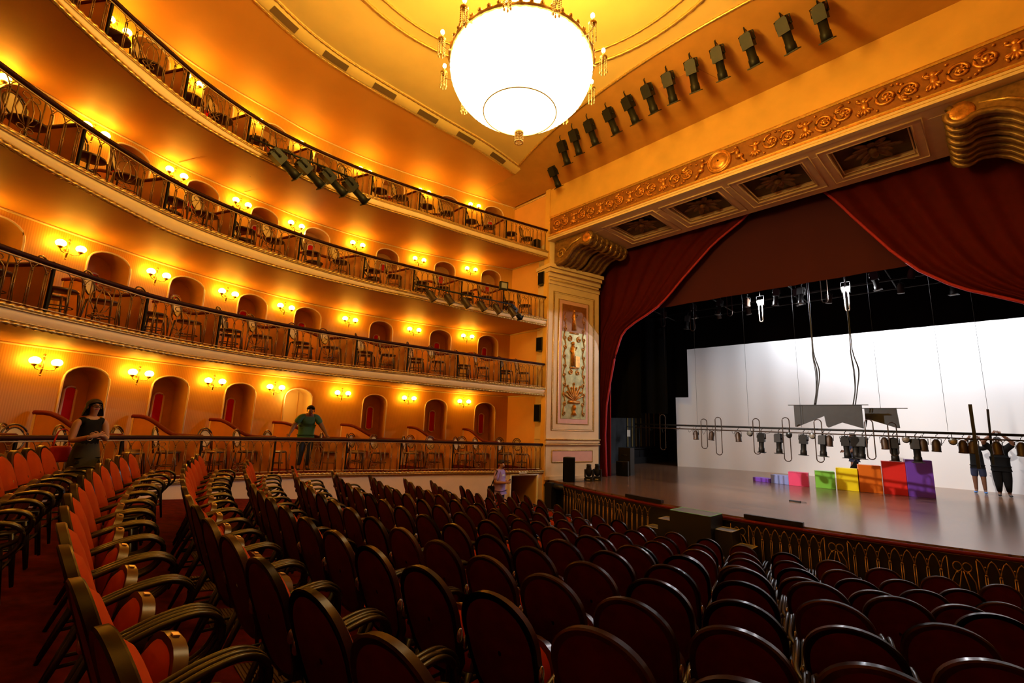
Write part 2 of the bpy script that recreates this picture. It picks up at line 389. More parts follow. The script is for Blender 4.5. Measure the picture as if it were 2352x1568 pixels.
for k in (1, 2, 3, 4):
    T = TIER[k]; C = T['front']
    # floor of the tier
    b = MB(); n = int(SMAX / 0.25)
    R1 = [C.pt(i * SMAX / n, 0.0, lerp_tab(T['top'], i * SMAX / n)) for i in range(n + 1)]
    R2 = [WL.pt(i * WMAX / n, 0.0, max(lerp_tab(T['top'], i * SMAX / n), lerp_tab(TIER[k - 1]['ceil'], i * WMAX / n) + .08 if k > 1 else -9)) for i in range(n + 1)]
    Rm = [a_.lerp(c_, .3) + Vector((0, 0, .07 if k > 1 else 0)) for a_, c_ in zip(R1, R2)]
    b.grid([R1, Rm, R2] if k > 1 else [R1, R2]); fl = struct(b.build('box_floor', 'carpet')); mirror_list.append(fl)
    if k > 1:
        b = MB()
        rowsf = []
        for off, zz in ((0.02, 0), (-0.035, .22), (-0.035, .5), (-.01, .78), (0.03, 1.0)):
            rowsf.append([C.pt(i * SMAX / n, off, lerp_tab(T['top'], i * SMAX / n) * (1 - zz) + lerp_tab(T['bot'], i * SMAX / n) * zz) for i in range(n + 1)])
        b.grid(rowsf); fa = struct(b.build('balcony_fascia', 'cream')); mirror_list.append(fa)
        bead_tube(C, T['top'], -0.035, -0.012, 0.030, SMAX).build('gilded_moulding', 'goldtrim', fa)
        plain_tube(C, T['top'], -0.045, -0.045, 0.013, 0, SMAX).build('gilded_fillet', 'goldtrim', fa)
        bead_tube(C, T['bot'], -0.015, 0.014, 0.028, SMAX).build('gilded_moulding', 'goldtrim', fa)
        plain_tube(C, T['bot'], -0.03, 0.05, 0.012, 0, SMAX).build('gilded_fillet', 'goldtrim', fa)
        b = MB()
        R1 = [C.pt(i * SMAX / n, 0.03, lerp_tab(T['bot'], i * SMAX / n)) for i in range(n + 1)]
        R2 = []; R15 = []
        for i in range(n + 1):
            sw = i * WMAX / n; zc = lerp_tab(TIER[k - 1]['ceil'], sw)
            w = WL.pt(sw, 0.02, zc); f = R1[i]; R2.append(w); m_ = f.lerp(w, 0.55); m_.z = f.z * .3 + zc * .7 + 0.03; R15.append(m_)
        b.grid([R1, R15, R2]); mirror_list.append(struct(b.build('balcony_ceiling', 'ceil')))
    else:
        bead_tube(C, T['top'], -0.04, -0.018, 0.032, SMAX).build('gilded_moulding', 'goldtrim', plinth)
        plain_tube(C, T['top'], -0.05, -0.055, 0.018, 0, SMAX).build('gilded_fillet', 'goldtrim', plinth)
        plain_tube(C, T['top'], -0.02, -0.09, 0.012, 0, SMAX).build('gilded_fillet', 'goldtrim', plinth)
    # rear wall with arched openings
    S = [i * 0.12 for i in range(int(WMAX / 0.12) + 1)] + [WMAX]
    for c in ARCH:
        S = [s for s in S if abs(s - c) > 0.40]; S += [c - .40, c + .40] + [c + .36 * cos(pi * j / 14) for j in range(15)]
    S = sorted(S); b = MB(); arc = []
    zf = lambda s: lerp_tab(T['top'], s * SMAX / WMAX) - .02
    for a, c in zip(S, S[1:]):
        mid = (a + c) / 2; inside = any(abs(mid - q) < .36 for q in ARCH)
        za = zf(a); zc = zf(c)
        if inside:
            za = arch_z(k, a) or lerp_tab(ARCH_TOP[k], a) - .30; zc = arch_z(k, c) or lerp_tab(ARCH_TOP[k], c) - .30
        pa, pc = WL.pt(a), WL.pt(c); ha, hc = lerp_tab(T['ceil'], a), lerp_tab(T['ceil'], c)
        b.add([(pa.x, pa.y, za), (pc.x, pc.y, zc), (pc.x, pc.y, hc), (pa.x, pa.y, ha)], [(0, 1, 2, 3)]); arc += [a, c, c, a]
    w = struct(b.build('wall_left', 'wall'))
    at = w.data.attributes.new('arc', 'FLOAT_VECTOR', 'POINT')
    for i, s in enumerate(arc): at.data[i].vector = (s, 0, 0)
    plain_tube(WL, T['ceil'], -0.02, -0.02, 0.022, 0, WMAX).build('cornice_moulding', 'cream', w)
    # arched door recesses
    for ai, c in enumerate(ARCH):
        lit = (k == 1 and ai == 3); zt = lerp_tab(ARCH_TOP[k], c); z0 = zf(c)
        outline = [(-.36, z0), (-.36, zt - .30)] + [(-.36 * cos(pi * j / 12), zt - .30 + .30 * max(0, sin(pi * j / 12)) ** .8333) for j in range(1, 12)] + [(.36, zt - .30), (.36, z0)]
        dep = 0.50
        b = MB(); f_ = [WL.pt(c + u, 0.0, z) for u, z in outline]; r_ = [WL.pt(c + u * .92, dep, z) for u, z in outline]
        b.grid([f_, r_]); b.add(r_, [tuple(range(len(r_)))])
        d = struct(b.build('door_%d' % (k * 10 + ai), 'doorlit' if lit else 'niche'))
        b = MB(); b.tube([WL.pt(c + u * 1.03, -.012, z + (0.01 if z > zt - .3 else 0)) for u, z in outline], .018, 6); b.build('door_frame', 'frame_white' if not lit else 'cream', d)
        cz = zt - .71
        uu = -0.03       # red pane stands towards the far side of the recess
        if lit:
            b = MB(); Mx = WL.pt(c + .05, dep - .03); n_ = WL.nrm(c); ang = atan2(n_.y, n_.x)
            mm = Matrix.Translation(Mx) @ Matrix.Rotation(ang - pi / 2, 4, 'Z')
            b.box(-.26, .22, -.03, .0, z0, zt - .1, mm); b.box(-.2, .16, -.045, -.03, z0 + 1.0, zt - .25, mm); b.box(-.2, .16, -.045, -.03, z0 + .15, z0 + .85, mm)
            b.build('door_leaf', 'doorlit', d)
        else:
            hh = 0.285; ww = .088
            def pl(u, v, off): return WL.pt(c + uu + u, off, cz + v)
            oval = [(-ww, -hh), (-ww * .6, -hh - .035), (0, -hh - .05), (ww * .6, -hh - .035), (ww, -hh), (ww, hh), (ww * .6, hh + .045), (0, hh + .06), (-ww * .6, hh + .045), (-ww, hh)]
            b = MB(); V = [pl(u, v, dep - .04) for u, v in oval]; V2 = [pl(u, v, dep - .005) for u, v in oval]; nn = len(V)
            b.add(V + V2, [tuple(range(nn))] + [(i, (i + 1) % nn, nn + (i + 1) % nn, nn + i) for i in range(nn)]); p_ = b.build('red_pane', 'redpane', d)
            b = MB(); b.tube([pl(u * 1.08, v * 1.02, dep - .045) for u, v in oval], .020, 6, closed=True); b.build('pane_frame', 'frame_white', p_)
# right-hand and rear half of the house: same shell mirrored about the centre line
for o in mirror_list:
    c = o.copy(); col.objects.link(c); c.scale = (-1, 1, 1); c.location = (-8.3, 0, 0)
for k in (1, 2, 3, 4):
    T = TIER[k]; b = MB(); n = 60
    lo = [WL.pt(i * WMAX / n, 0, lerp_tab(T['top'], i * SMAX / n) - .02) for i in range(n + 1)]; hi = [WL.pt(i * WMAX / n, 0, lerp_tab(T['ceil'], i * WMAX / n)) for i in range(n + 1)]
    b.grid([[Vector((-8.3 - p.x, p.y, p.z)) for p in lo], [Vector((-8.3 - p.x, p.y, p.z)) for p in hi]]); struct(b.build('wall_right', 'ochre'))
b = MB(); n = 60
b.grid([[Vector((-8.3 - p.x, p.y, -1.6)) for p in (F1.pt(i * SMAX / n) for i in range(n + 1))], [Vector((-8.3 - p.x, p.y, lerp_tab(TIER[1]['top'], i * SMAX / n) - .03)) for i, p in enumerate(F1.pt(i * SMAX / n) for i in range(n + 1))]])
struct(b.build('wall_right_plinth', 'pinkcream'))

# ---- proscenium wall and box end wall
b = MB()
b.box(-9.98, 5.6, 10.76, 11.1, 8.58, 9.65); b.box(1.62, 5.6, 10.76, 11.1, -1.6, 8.58)
struct(b.build('wall_front', 'yellow'))
b = MB(); b.box(-12.2, -9.93, 10.86, 11.0, -1.6, 9.9); struct(b.build('wall_box_end', 'ochre'))
b = MB(); b.box(-10.03, -9.84, 10.70, 10.9, -1.6, 9.65); struct(b.build('wall_front_return', 'yellow'))
b = MB(); b.tube([(-11.8, 10.84, 9.58), (-9.95, 10.84, 9.6)], .02, 6)
for z in (2.58, 4.77, 7.22): b.tube([(-11.8, 10.84, z), (-9.95, 10.84, z)], .02, 6)
struct(b.build('trim_1', 'cream'))

# ---- auditorium ceiling
RG = Curve(catmull([(-10.35, 9.45), (-10.15, 7.75), (-10.12, 5.6), (-10.0, 3.1), (-9.5, 1.5), (-8.6, 0.0), (-7.3, -1.1), (-5.8, -1.8), (-4.15, -2.0)], 12))
def arc_y(x): return 8.30 + 0.030 * (x + 4.15) ** 2 if abs(x + 4.15) < 6.3 else 9.45
ZC = 10.0
b = MB(); n = 70; RM = RG.L[-1]
outer = [WL.pt(i * WMAX / n, 0.0, lerp_tab(TIER[4]['ceil'], i * WMAX / n)) for i in range(n + 1)]
inner = [RG.pt(i * RM / n, 0.0, ZC - .12) for i in range(n + 1)]
mid1 = [o_.lerp(i_, .25) + Vector((0, 0, .10)) for o_, i_ in zip(outer, inner)]
mid2 = [o_.lerp(i_, .62) + Vector((0, 0, .03)) for o_, i_ in zip(outer, inner)]
b.grid([outer, mid1, mid2, inner]); oc = struct(b.build('ceiling', 'ceil'))
c = oc.copy(); col.objects.link(c); c.scale = (-1, 1, 1); c.location = (-8.3, 0, 0)
b = MB()     # central field
for i in range(60):
    x0 = -10.3 + i * 6.15 / 60; x1 = -10.3 + (i + 1) * 6.15 / 60
    def ylo(x):
        best = -2.0
        for p in RG.P:
            if p.x <= x + 1e-6: best = min(best if best != -2.0 else 99, p.y) if False else p.y
        # interpolate the ring for this x on its rear branch
        Q = RG.P
        x = min(x, -4.1505)
        for a_, c_ in zip(Q[::-1], Q[::-1][1:]):
            if (a_.x - x) * (c_.x - x) <= 0 and a_.x != c_.x: return a_.y + (c_.y - a_.y) * (x - a_.x) / (c_.x - a_.x)
        return 9.3
    for sx in (1, -1):
        X0, X1 = (x0, x1) if sx == 1 else (-8.3 - x0, -8.3 - x1)
        b.add([(X0, ylo(x0), ZC), (X1, ylo(x1), ZC), (X1, arc_y(x1), ZC), (X0, arc_y(x0), ZC)], [(0, 1, 2, 3)], True)
struct(b.build('ceiling_centre', 'dome'))
b = MB(); top = []; low = []
for i in range(61):
    x = -11.9 + i * 15.5 / 60; y = arc_y(x) if -10.35 < x < 2.05 else 9.45
    z = ZC - .02 if -10.35 < x < 2.05 else 9.85
    top.append(Vector((x, y, z))); low.append(Vector((x, 10.78, 9.64)))
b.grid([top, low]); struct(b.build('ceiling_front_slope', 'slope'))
ring = None
b = MB(); b.grid([[RG.pt(i * RM / n, 0.0, ZC - .12) for i in range(n + 1)], [RG.pt(i * RM / n, -.10, ZC - .15) for i in range(n + 1)], [RG.pt(i * RM / n, -.28, ZC - .06) for i in range(n + 1)], [RG.pt(i * RM / n, -.36, ZC) for i in range(n + 1)]])
ring = struct(b.build('trim_2', 'dome'))
for off, z, r in ((-.0, -.13, .03), (-.33, -.03, .028)):
    b = MB(); m_ = int(RM / .05); b.tube([RG.pt(i * RM / m_, off, ZC + z) for i in range(m_ + 1)], [r * (1.2 if i % 3 == 0 else .8) for i in range(m_ + 1)], 6); b.build('gilded_moulding', 'goldtrim', ring)
for i in range(9):
    s_ = 0.7 + i * 1.32; L_ = .62; b = MB()
    P1 = [RG.pt(s_ + L_ * j / 6, -.11, ZC - .150 + .0) for j in range(7)]; P2 = [RG.pt(s_ + L_ * j / 6, -.25, ZC - .08) for j in range(7)]
    b.grid([[p + Vector((0, 0, -.008)) for p in P1], [p + Vector((0, 0, -.008)) for p in P2]]); b.build('vent_grille', 'ventdark', ring)
b = MB()
xs = [-10.3 + i * 12.3 / 200 for i in range(201)]
b.tube([(x, arc_y(x), ZC - .03) for x in xs], [.035 if i % 2 else .025 for i in range(201)], 6); struct(b.build('trim_3', 'goldtrim'))
b = MB()
for R_, r_ in ((3.58, .03), (3.92, .042)):
    b.tube([(-4.15 + R_ * cos(t * 2 * pi / 240), 3.95 + R_ * sin(t * 2 * pi / 240), ZC - .01) for t in range(240)], [r_ * (1.15 if t % 2 else .85) for t in range(240)], 6, closed=True)
struct(b.build('trim_4', 'goldtrim'))
b = MB(); b.add([(-4.92, 9.17, 9.855), (-3.98, 9.17, 9.855), (-3.74, 9.74, 9.77), (-4.9, 9.74, 9.77)], [(0, 1, 2, 3)])
b.add([(-4.92, 9.17, 9.90), (-3.98, 9.17, 9.90), (-3.74, 9.74, 9.82), (-4.9, 9.74, 9.82), (-4.92, 9.17, 9.855), (-3.98, 9.17, 9.855), (-3.74, 9.74, 9.77), (-4.9, 9.74, 9.77)], [(0, 1, 5, 4), (1, 2, 6, 5), (2, 3, 7, 6), (3, 0, 4, 7)])
tag(b.build('ceiling_hatch', 'hatch'), 'flat brown square hatch panel in the sloped ceiling above the stage', 'hatch')

# ================================================================== proscenium ornament
def spiral(cx, cz, r, turns, a0, dirn, y, n=26):
    P = []
    for i in range(n + 1):
        t = i / n; a = a0 + dirn * turns * 2 * pi * t; rr = r * (1 - .82 * t); P.append(Vector((cx + rr * cos(a), y - .015 * t, cz + rr * sin(a))))
    return P
fz = empty('proscenium_frieze', (-4.15, 10.74, 7.76), 0, 'long gilded scrollwork frieze with central medallion above the stage opening', 'frieze')
def loc_build(b, name, m, root):     # geometry written in world space, stored relative to the root
    L = root.location; b.v = [(v[0] - L.x, v[1] - L.y, v[2] - L.z) for v in b.v]
    return b.build(name, m, root)
b = MB(); b.box(-9.78, 1.48, 10.70, 10.78, 7.96, 8.52); loc_build(b, 'ground_panel', 'friezebg', fz)
b = MB()
def relief_leaf(b, x, z, a, L_, w, y=10.69):
    mm = Matrix.Rotation(-a, 3, 'Y')
    b.ball((x + cos(a) * L_ / 2, y, z + sin(a) * L_ / 2), 1, 8, 5, (L_ / 2, .045, w / 2), m=mm.to_4x4())
x = -9.45; i = 0; zc = 8.235; halfdone = False
while x < 1.35:
    if abs(x + 4.15) < 0.75:
        if not halfdone: loc_build(b, 'scroll_relief', 'relief', fz); b = MB(); halfdone = True
        x += .1; continue
    sgn = 1 if i % 2 else -1
    typ = i % 3
    if typ == 2:     # upright figure-like acanthus tuft with wings
        b.ball((x, 10.68, zc + .12), .055, 8, 6, (1, .7, 1.1)); b.ball((x, 10.68, zc), .07, 8, 6, (.9, .6, 1.3))
        for q in range(5): relief_leaf(b, x, zc - .04, radians(-90 + (q - 2) * 26), .17, .06)
        for q in (-1, 1): relief_leaf(b, x, zc + .06, radians(90 - q * 62), .16, .055)
    else:
        b.tube(spiral(x, zc + .02 * sgn, .19, 1.5, pi / 2 * sgn, sgn, 10.685), [.034 - .012 * t / 26 for t in range(27)], 6)
        b.ball((x, 10.665, zc + .02 * sgn), .045, 8, 6, (1, .7, 1))
        for q in range(6): relief_leaf(b, x + .02, zc, radians(q * 60 + 18 * i), .10, .045)
        for q in range(3): relief_leaf(b, x + .19, zc - sgn * .1, radians(sgn * (-60 + 40 * q)), .13, .05)
        b.ball((x + .24, 10.68, zc + sgn * .16), .035, 6, 5); b.ball((x - .16, 10.68, zc - sgn * .2), .03, 6, 5)
        b.ball((x + .1, 10.68, zc + sgn * .22), .028, 6, 5)
    x += .345; i += 1
loc_build(b, 'scroll_relief', 'relief', fz)
b = MB()
mm = Matrix.Translation((-4.15, 10.70, 8.24)) @ Matrix.Rotation(pi / 2, 4, 'X')
b.lathe([(.02, .10), (.12, .095), (.20, .075), (.235, .03), (.25, .06), (.275, .07), (.295, .05), (.30, 0)], 28, mm, caps=False)
for s_ in (-1, 1):      # seated supporters either side
    X = -4.15 + s_ * .43
    b.ball((X - s_ * .02, 10.66, 8.43), .045, 8, 6); b.ball((X, 10.67, 8.31), .07, 8, 6, (.8, .6, 1.3)); b.ball((X + s_ * .05, 10.66, 8.18), .07, 8, 6, (1.4, .7, .9))
    b.tube([(X, 10.65, 8.36), (X - s_ * .12, 10.64, 8.32), (X - s_ * .2, 10.65, 8.40)], .02, 6); b.tube([(X + s_ * .08, 10.65, 8.16), (X + s_ * .14, 10.65, 8.04), (X + s_ * .2, 10.66, 8.0)], .03, 6)
loc_build(b, 'medallion', 'relief', fz)
for z0, z1, y, m_ in ((8.52, 8.565, 10.675, 'goldtrim'), (8.565, 8.60, 10.69, 'relief'), (7.92, 7.96, 10.675, 'goldtrim'), (7.885, 7.92, 10.66, 'relief'), (7.86, 7.885, 10.67, 'goldtrim'), (7.74, 7.86, 10.64, 'cream'), (7.80, 7.81, 10.63, 'goldtrim')):
    b = MB(); b.box(-9.84, 1.52, y, 10.78, z0, z1); loc_build(b, 'cornice_band' if m_ != 'goldtrim' else 'gilded_fillet', m_, fz)
b = MB(); b.box(-9.83, -9.78, 10.67, 10.78, 7.9, 8.58); loc_build(b, 'end_moulding', 'goldtrim', fz)
# coffered soffit
sf = empty('coffered_soffit', (-4.15, 11.87, 7.74), 0, 'beige coffered soffit with dark gilded rosettes under the proscenium frieze', 'soffit')
CX = [-7.03, -5.11, -3.22, -1.33]
b = MB(); xs = [-9.84] + [v for c in CX for v in (c - .70, c + .70)] + [1.52]
b.box(-9.84, 1.52, 10.78, 11.15, 7.745, 7.95); b.box(-9.84, 1.52, 12.55, 13.0, 7.74, 7.95)
for a, c in zip(xs[::2], xs[1::2]): b.box(a, c, 11.15, 12.55, 7.74, 7.95)
loc_build(b, 'soffit_board', 'soffit', sf)
b = MB(); b.box(-9.84, 1.52, 10.74, 13.0, 7.95, 8.6); loc_build(b, 'beam_core', 'soffit', sf)
for c in CX:
    b = MB(); b.box(c - .70, c + .70, 11.15, 12.55, 7.92, 7.96); cp = loc_build(b, 'coffer_panel', 'coffer', sf)
    b = MB()
    for w, z, r_ in ((.70, 7.75, .030), (.86, 7.735, .022), (.64, 7.80, .02)):
        b.tube([(c - w, 11.85 - w, z), (c + w, 11.85 - w, z), (c + w, 11.85 + w, z), (c - w, 11.85 + w, z)], r_, 6, closed=True)
    f_ = loc_build(b, 'coffer_moulding', 'soffit', sf)
    b = MB()
    for q in range(12):
        a = q * pi / 6; L_ = .55 if q % 2 == 0 else .40
        mm = Matrix.Rotation(a, 4, 'Z') @ Matrix.Rotation(.22, 4, 'Y')
        b.ball((c + cos(a) * L_ / 2, 11.85 + sin(a) * L_ / 2, 7.87), 1, 8, 6, (L_ / 2, .085, .035), m=mm)
    b.ball((c, 11.85, 7.84), .09, 10, 8, (1, 1, .8)); loc_build(b, 'rosette', 'darkgold', sf)
# pilasters in the proscenium reveal
def face_frame(p0, p1):
    p0 = Vector(p0); p1 = Vector(p1); e = (p1 - p0).to_3d(); L_ = e.length; e.normalize(); n_ = Vector((e.y, -e.x, 0))
    m = Matrix(((e.x, 0, n_.x, p0.x), (e.y, 0, n_.y, p0.y), (0, 1, 0, 0), (0, 0, 0, 1)))  # local x along face, y up, z out
    return m, L_
PM, PL = face_frame((-9.82, 10.74), (-9.40, 12.90))
pil = empty('proscenium_pilaster', (0, 0, 0), 0, 'cream pilaster with tall gilded relief panel left of the stage opening', 'pilaster')
b = MB(); b.box(0, PL, 0, 7.74, -.9, 0.0, PM); b.build('shaft', 'cream', pil)
b = MB()
for z0, z1, w, m_ in ((6.28, 6.40, .04, 0), (6.52, 6.66, .07, 0), (6.66, 6.80, .13, 0), (6.80, 6.92, .20, 0)): b.box(-w * .6, PL + w * .3, z0, z1, -.6, w, PM)
b.box(-.0, PL, 6.92, 7.1, -.6, .06, PM)
b.build('capital', 'cream', pil)
b = MB()
for z in (6.40, 6.66, 6.80): b.tube([PM @ Vector((-.05, z, .10 + (z - 6.4) * .2)), PM @ Vector((PL + .03, z, .10 + (z - 6.4) * .2))], .014, 6)
b.build('capital_fillet', 'gold', pil)
b = MB(); b.box(-.04, PL + .02, 1.20, 1.24, -.6, .06, PM); b.box(-.02, PL + .01, 1.12, 1.20, -.6, .04, PM); b.box(-.05, PL + .02, 1.05, 1.09, -.6, .06, PM); b.box(-.02, PL, 0, .1, -.6, .05, PM)
b.build('base_moulding', 'cream', pil)
b = MB(); b.tube([PM @ Vector((-.05, 1.225, .065)), PM @ Vector((PL + .02, 1.225, .065))], .02, 6); b.tube([PM @ Vector((-.05, 1.07, .065)), PM @ Vector((PL + .02, 1.07, .065))], .010, 6)
b.build('base_fillet', 'gold', pil)
def frame_rect(b, u0, u1, v0, v1, w, r): b.tube([PM @ Vector(p) for p in ((u0, v0, w), (u1, v0, w), (u1, v1, w), (u0, v1, w))], r, 6, closed=True, up=PM.to_3x3() @ Vector((0, 0, 1)))
b = MB(); frame_rect(b, .20, 1.98, 1.50, 6.05, .0, .022); frame_rect(b, .20 + .045, 1.98 - .045, 1.545, 6.0, .0, .012); b.build('outer_panel_moulding', 'gold', pil)
b = MB(); frame_rect(b, .42, 1.72, 1.72, 5.82, .0, .03); frame_rect(b, .56, 1.60, 1.88, 5.68, .0, .022); b.build('inner_panel_moulding', 'goldtrim', pil)
b = MB(); b.box(.43, 1.71, 1.73, 5.81, .0, .012, PM); b.build('rose_border', 'pinkpanel', pil)
b = MB(); b.box(.56, 1.60, 1.88, 5.68, .012, .024, PM); rp = b.build('relief_ground', 'panelgreen', pil)
b = MB(); b.box(.56, 1.60, 4.75, 5.68, .024, .030, PM); b.build('upper_relief_ground', 'friezebg', pil)
b = MB()
def PT(u, v, w=.04): return PM @ Vector((u, v, w))
def sp2(u, v, r, t0, d, turns=1.3, n=18): return [PT(u + r * (1 - .8 * i / n) * cos(t0 + d * turns * 2 * pi * i / n), v + r * (1 - .8 * i / n) * sin(t0 + d * turns * 2 * pi * i / n)) for i in range(n + 1)]
for q in range(11):
    v = 2.05 + q * .31
    for u, d in ((.68, 1), (1.48, -1)):
        b.tube(sp2(u, v, .075, -pi / 2, d * (1 if q % 2 else -1)), .013, 5); b.tube([PT(u, v - .06), PT(u + .04 * (1 if q % 2 else -1), v + .08), PT(u, v + .25)], .013, 5)
def fig(b, u, v, h):
    b.ball(PT(u, v + h * .92), h * .075, 8, 6); b.tube([PT(u, v + h * .86), PT(u, v + h * .72), PT(u, v + h * .5), PT(u + .01, v)], [h * .045, h * .10, h * .085, h * .11], 7)
    b.tube([PT(u, v + h * .8), PT(u + h * .14, v + h * .66), PT(u + h * .2, v + h * .78)], h * .03, 6); b.tube([PT(u, v + h * .8), PT(u - h * .12, v + h * .6), PT(u - h * .06, v + h * .48)], h * .03, 6)
fig(b, 1.02, 3.62, .82); b.tube([PT(.9, 3.55), PT(1.25, 3.55)], .03, 6); b.box(1.12, 1.30, 3.58, 3.95, .02, .06, PM)
fig(b, 1.06, 4.82, .72); b.tube([PT(.88, 4.72), PT(1.24, 4.72)], .025, 6)
for d in (-1, 1):
    b.tube(sp2(1.08 + d * .16, 3.40, .09, pi / 2, d), .022, 6); b.tube(sp2(1.08 + d * .2, 4.52, .1, pi / 2, d), .022, 6)
b.ball(PT(1.08, 2.25), .10, 10, 7, (1, .5, 1.0)); b.tube([PT(1.08, 2.0), PT(1.08, 2.2)], [.1, .03], 8); b.tube([PT(.86, 2.42), PT(1.30, 2.42)], [.05, .05], 8)
for q in range(7): b.ball(PT(.88 + q * .067, 2.44), .045, 8, 6)
for q in range(9):
    a = radians(90 + (q - 4) * 17); L_ = .55 if q % 2 == 0 else .42
    P = [PT(1.08 + cos(a) * L_ * t * (1 - .15 * t), 2.48 + sin(a) * L_ * t) for t in (0, .35, .7, 1)]; b.tube(P, [.02, .035, .028, .012], 6); b.ball(P[-1], .04, 7, 5)
b.build('relief_ornament', 'relief', rp)
b = MB(); frame_rect(b, .24, 1.92, .52, .88, .005, .02); b.build('lower_panel_moulding', 'gold', pil)
b = MB(); b.box(.25, 1.91, .53, .87, .0, .008, PM); b.build('lower_panel', 'pinkpanel', pil)
struct(dup(pil, (-8.3, 0, 0), 0, 'x', scale=(-1, 1, 1)))
for o in col.objects:
    if o.name.startswith('proscenium_pilaster.'):
        for key in ('category', 'label'): 
            if key in o: del o[key]
# scroll consoles
def console(name, sx, label):
    r = empty(name, (0, 0, 0), 0, label, 'console')
    X = lambda x: x if sx > 0 else -8.3 - x
    prof = [(-9.72, 7.72), (-8.42, 7.72)] + [(-8.36 + .19 * cos(a), 7.51 + .19 * sin(a)) for a in [radians(80 - i * 22) for i in range(11)]] + [(-8.62, 7.40), (-8.80, 7.36), (-8.98, 7.24), (-9.12, 7.08), (-9.30, 6.98), (-9.5, 6.93), (-9.72, 6.92)]
    for y0, y1 in ((10.86, 11.70), (11.95, 12.75)):
        b = MB(); n = len(prof)
        V = [Vector((X(x), y0, z)) for x, z in prof] + [Vector((X(x), y1, z)) for x, z in prof]
        b.add(V, [tuple(range(n)), tuple(range(n, 2 * n))] + [(i, (i + 1) % n, n + (i + 1) % n, n + i) for i in range(n)]); br = b.build('scroll_bracket', 'darkgold', r)
        b = MB()
        for f in (.0, .36, .66, 1.0): b.tube([(X(x), y0 + (y1 - y0) * f, z - .01) for x, z in prof[3:]], .06 if f in (0, 1.0) else .05, 8)
        b.build('ribbing', 'darkgold', br)
        b = MB(); mm = Matrix.Translation((X(-8.36), y0 - .03, 7.51)) @ Matrix.Rotation(-pi / 2, 4, 'X')
        b.lathe([(.0, 0), (.10, -.02), (.19, .0), (.20, .03), (.17, .12), (.19, .25), (.165, .42), (.19, .6), (.17, .74), (.20, .83), (.20, .90)], 16, mm); b.build('volute', 'relief', br)
    b = MB(); b.tube([Vector((X(p.x), p.y, p.z)) for p in spiral(-9.42, 7.25, .20, 1.4, 0, 1, 10.86)], .028, 6); b.tube([(X(-9.2), 10.85, 7.3), (X(-8.95), 10.85, 7.48), (X(-8.6), 10.85, 7.58)], [.03, .035, .02], 6); b.build('side_scroll', 'gold', r)
    return r
console('scroll_console', 1, 'gilded double scroll bracket on top of the left pilaster')
console('scroll_console', -1, 'gilded double scroll bracket at the upper right end of the soffit')

# ================================================================== stage
b = MB(); fr = []
for i in range(41):
    x = -9.9 + i * 11.5 / 40; fr.append((x, 9.92 + .036 * (x + 4.15) ** 2))
poly = [(-9.88, 10.9)] + [p for p in fr if p[0] > -9.3] + [(1.6, 12.9), (5.0, 13.0), (5.0, 23.5), (-12.8, 23.5), (-12.8, 13.0), (-9.4, 12.95), (-9.9, 10.9)][0:]
n = len(poly); V = [(x, y, 0.0) for x, y in poly] + [(x, y, -.12) for x, y in poly]
b.add(V, [tuple(range(n)), tuple(range(2 * n - 1, n - 1, -1))] + [(i, (i + 1) % n, n + (i + 1) % n, n + i) for i in range(n)])
struct(b.build('stage_floor', 'boards'))
b = MB()
b.add([(x, y + .05, -.12) for x, y in fr] + [(x, y + .05, -1.7) for x, y in fr], [(i, i + 1, 41 + i + 1, 41 + i) for i in range(40)]); struct(b.build('wall_stage_front', 'black'))
b = MB(); b.box(-12.8, -12.6, 13.0, 23.5, 0, 9.6); struct(b.build('wall_stage_left', 'greywall'))
b = MB(); b.box(-12.8, 5.2, 23.4, 23.6, 0, 9.6); struct(b.build('wall_stage_rear', 'greywall'))
b = MB(); b.box(5.0, 5.2, 11.0, 23.5, 0, 9.6); struct(b.build('wall_stage_right', 'greywall'))
b = MB(); b.box(-12.8, 5.2, 13.0, 23.6, 9.5, 9.7); struct(b.build('ceiling_stage', 'black'))
b = MB(); b.box(-12.8, -9.5, 12.95, 13.1, 0, 9.6); b.box(1.3, 5.1, 12.95, 13.1, 0, 9.6); b.box(-9.6, 1.4, 12.95, 13.1, 7.95, 9.6); struct(b.build('wall_stage_near', 'black'))
b = MB(); b.tube([(-9.9, 10.80, -.15), (-9.0, 10.72, -.15)], .10, 4); b.box(-9.72, -9.45, 10.62, 10.85, -1.5, -.05); struct(b.build('stage_ledge', 'black'))
# cyclorama
b = MB(); pl_ = catmull([(-10.40, 20.3), (-9.3, 20.95), (-7.6, 21.6), (-5.4, 22.05), (-2.0, 22.2), (1.0, 22.3), (4.5, 22.3)], 10)
b.grid([[Vector((p.x, p.y + .015 * sin(p.x * 5.0) + .02 * sin(p.x * 1.7 + 1), z)) for p in pl_] for z in (0.0, 2, 4, 6, 7.8)])
tag(b.build('cyclorama', 'screen'), 'white cloth backdrop hanging across the back of the stage', 'backdrop')
def drape(name, label, x0, x1, y, z0, z1, m='blackcloth', folds=26, amp=.03, group=None, cat='curtain'):
    b = MB(); n = max(8, int((x1 - x0) / .08))
    b.grid([[Vector((x0 + (x1 - x0) * i / n, y + amp * sin(i / n * (x1 - x0) * folds / 2.5) , z)) for i in range(n + 1)] for z in (z0, (z0 + z1) / 2, z1)])
    o = b.build(name, m); tag(o, label, cat, group); return o
drape('black_border', 'wide black border cloth hanging over the top of the white backdrop', -12.5, 4.9, 19.75, 5.25, 9.5, amp=.015)
drape('black_leg_curtain', 'black masking drape overlapping the upper left edge of the white backdrop', -10.42, -9.47, 19.68, 3.08, 9.5)
drape('black_leg_curtain', 'black masking drape ending lowest beside the left edge of the backdrop', -12.2, -9.06, 17.0, 2.26, 9.5)
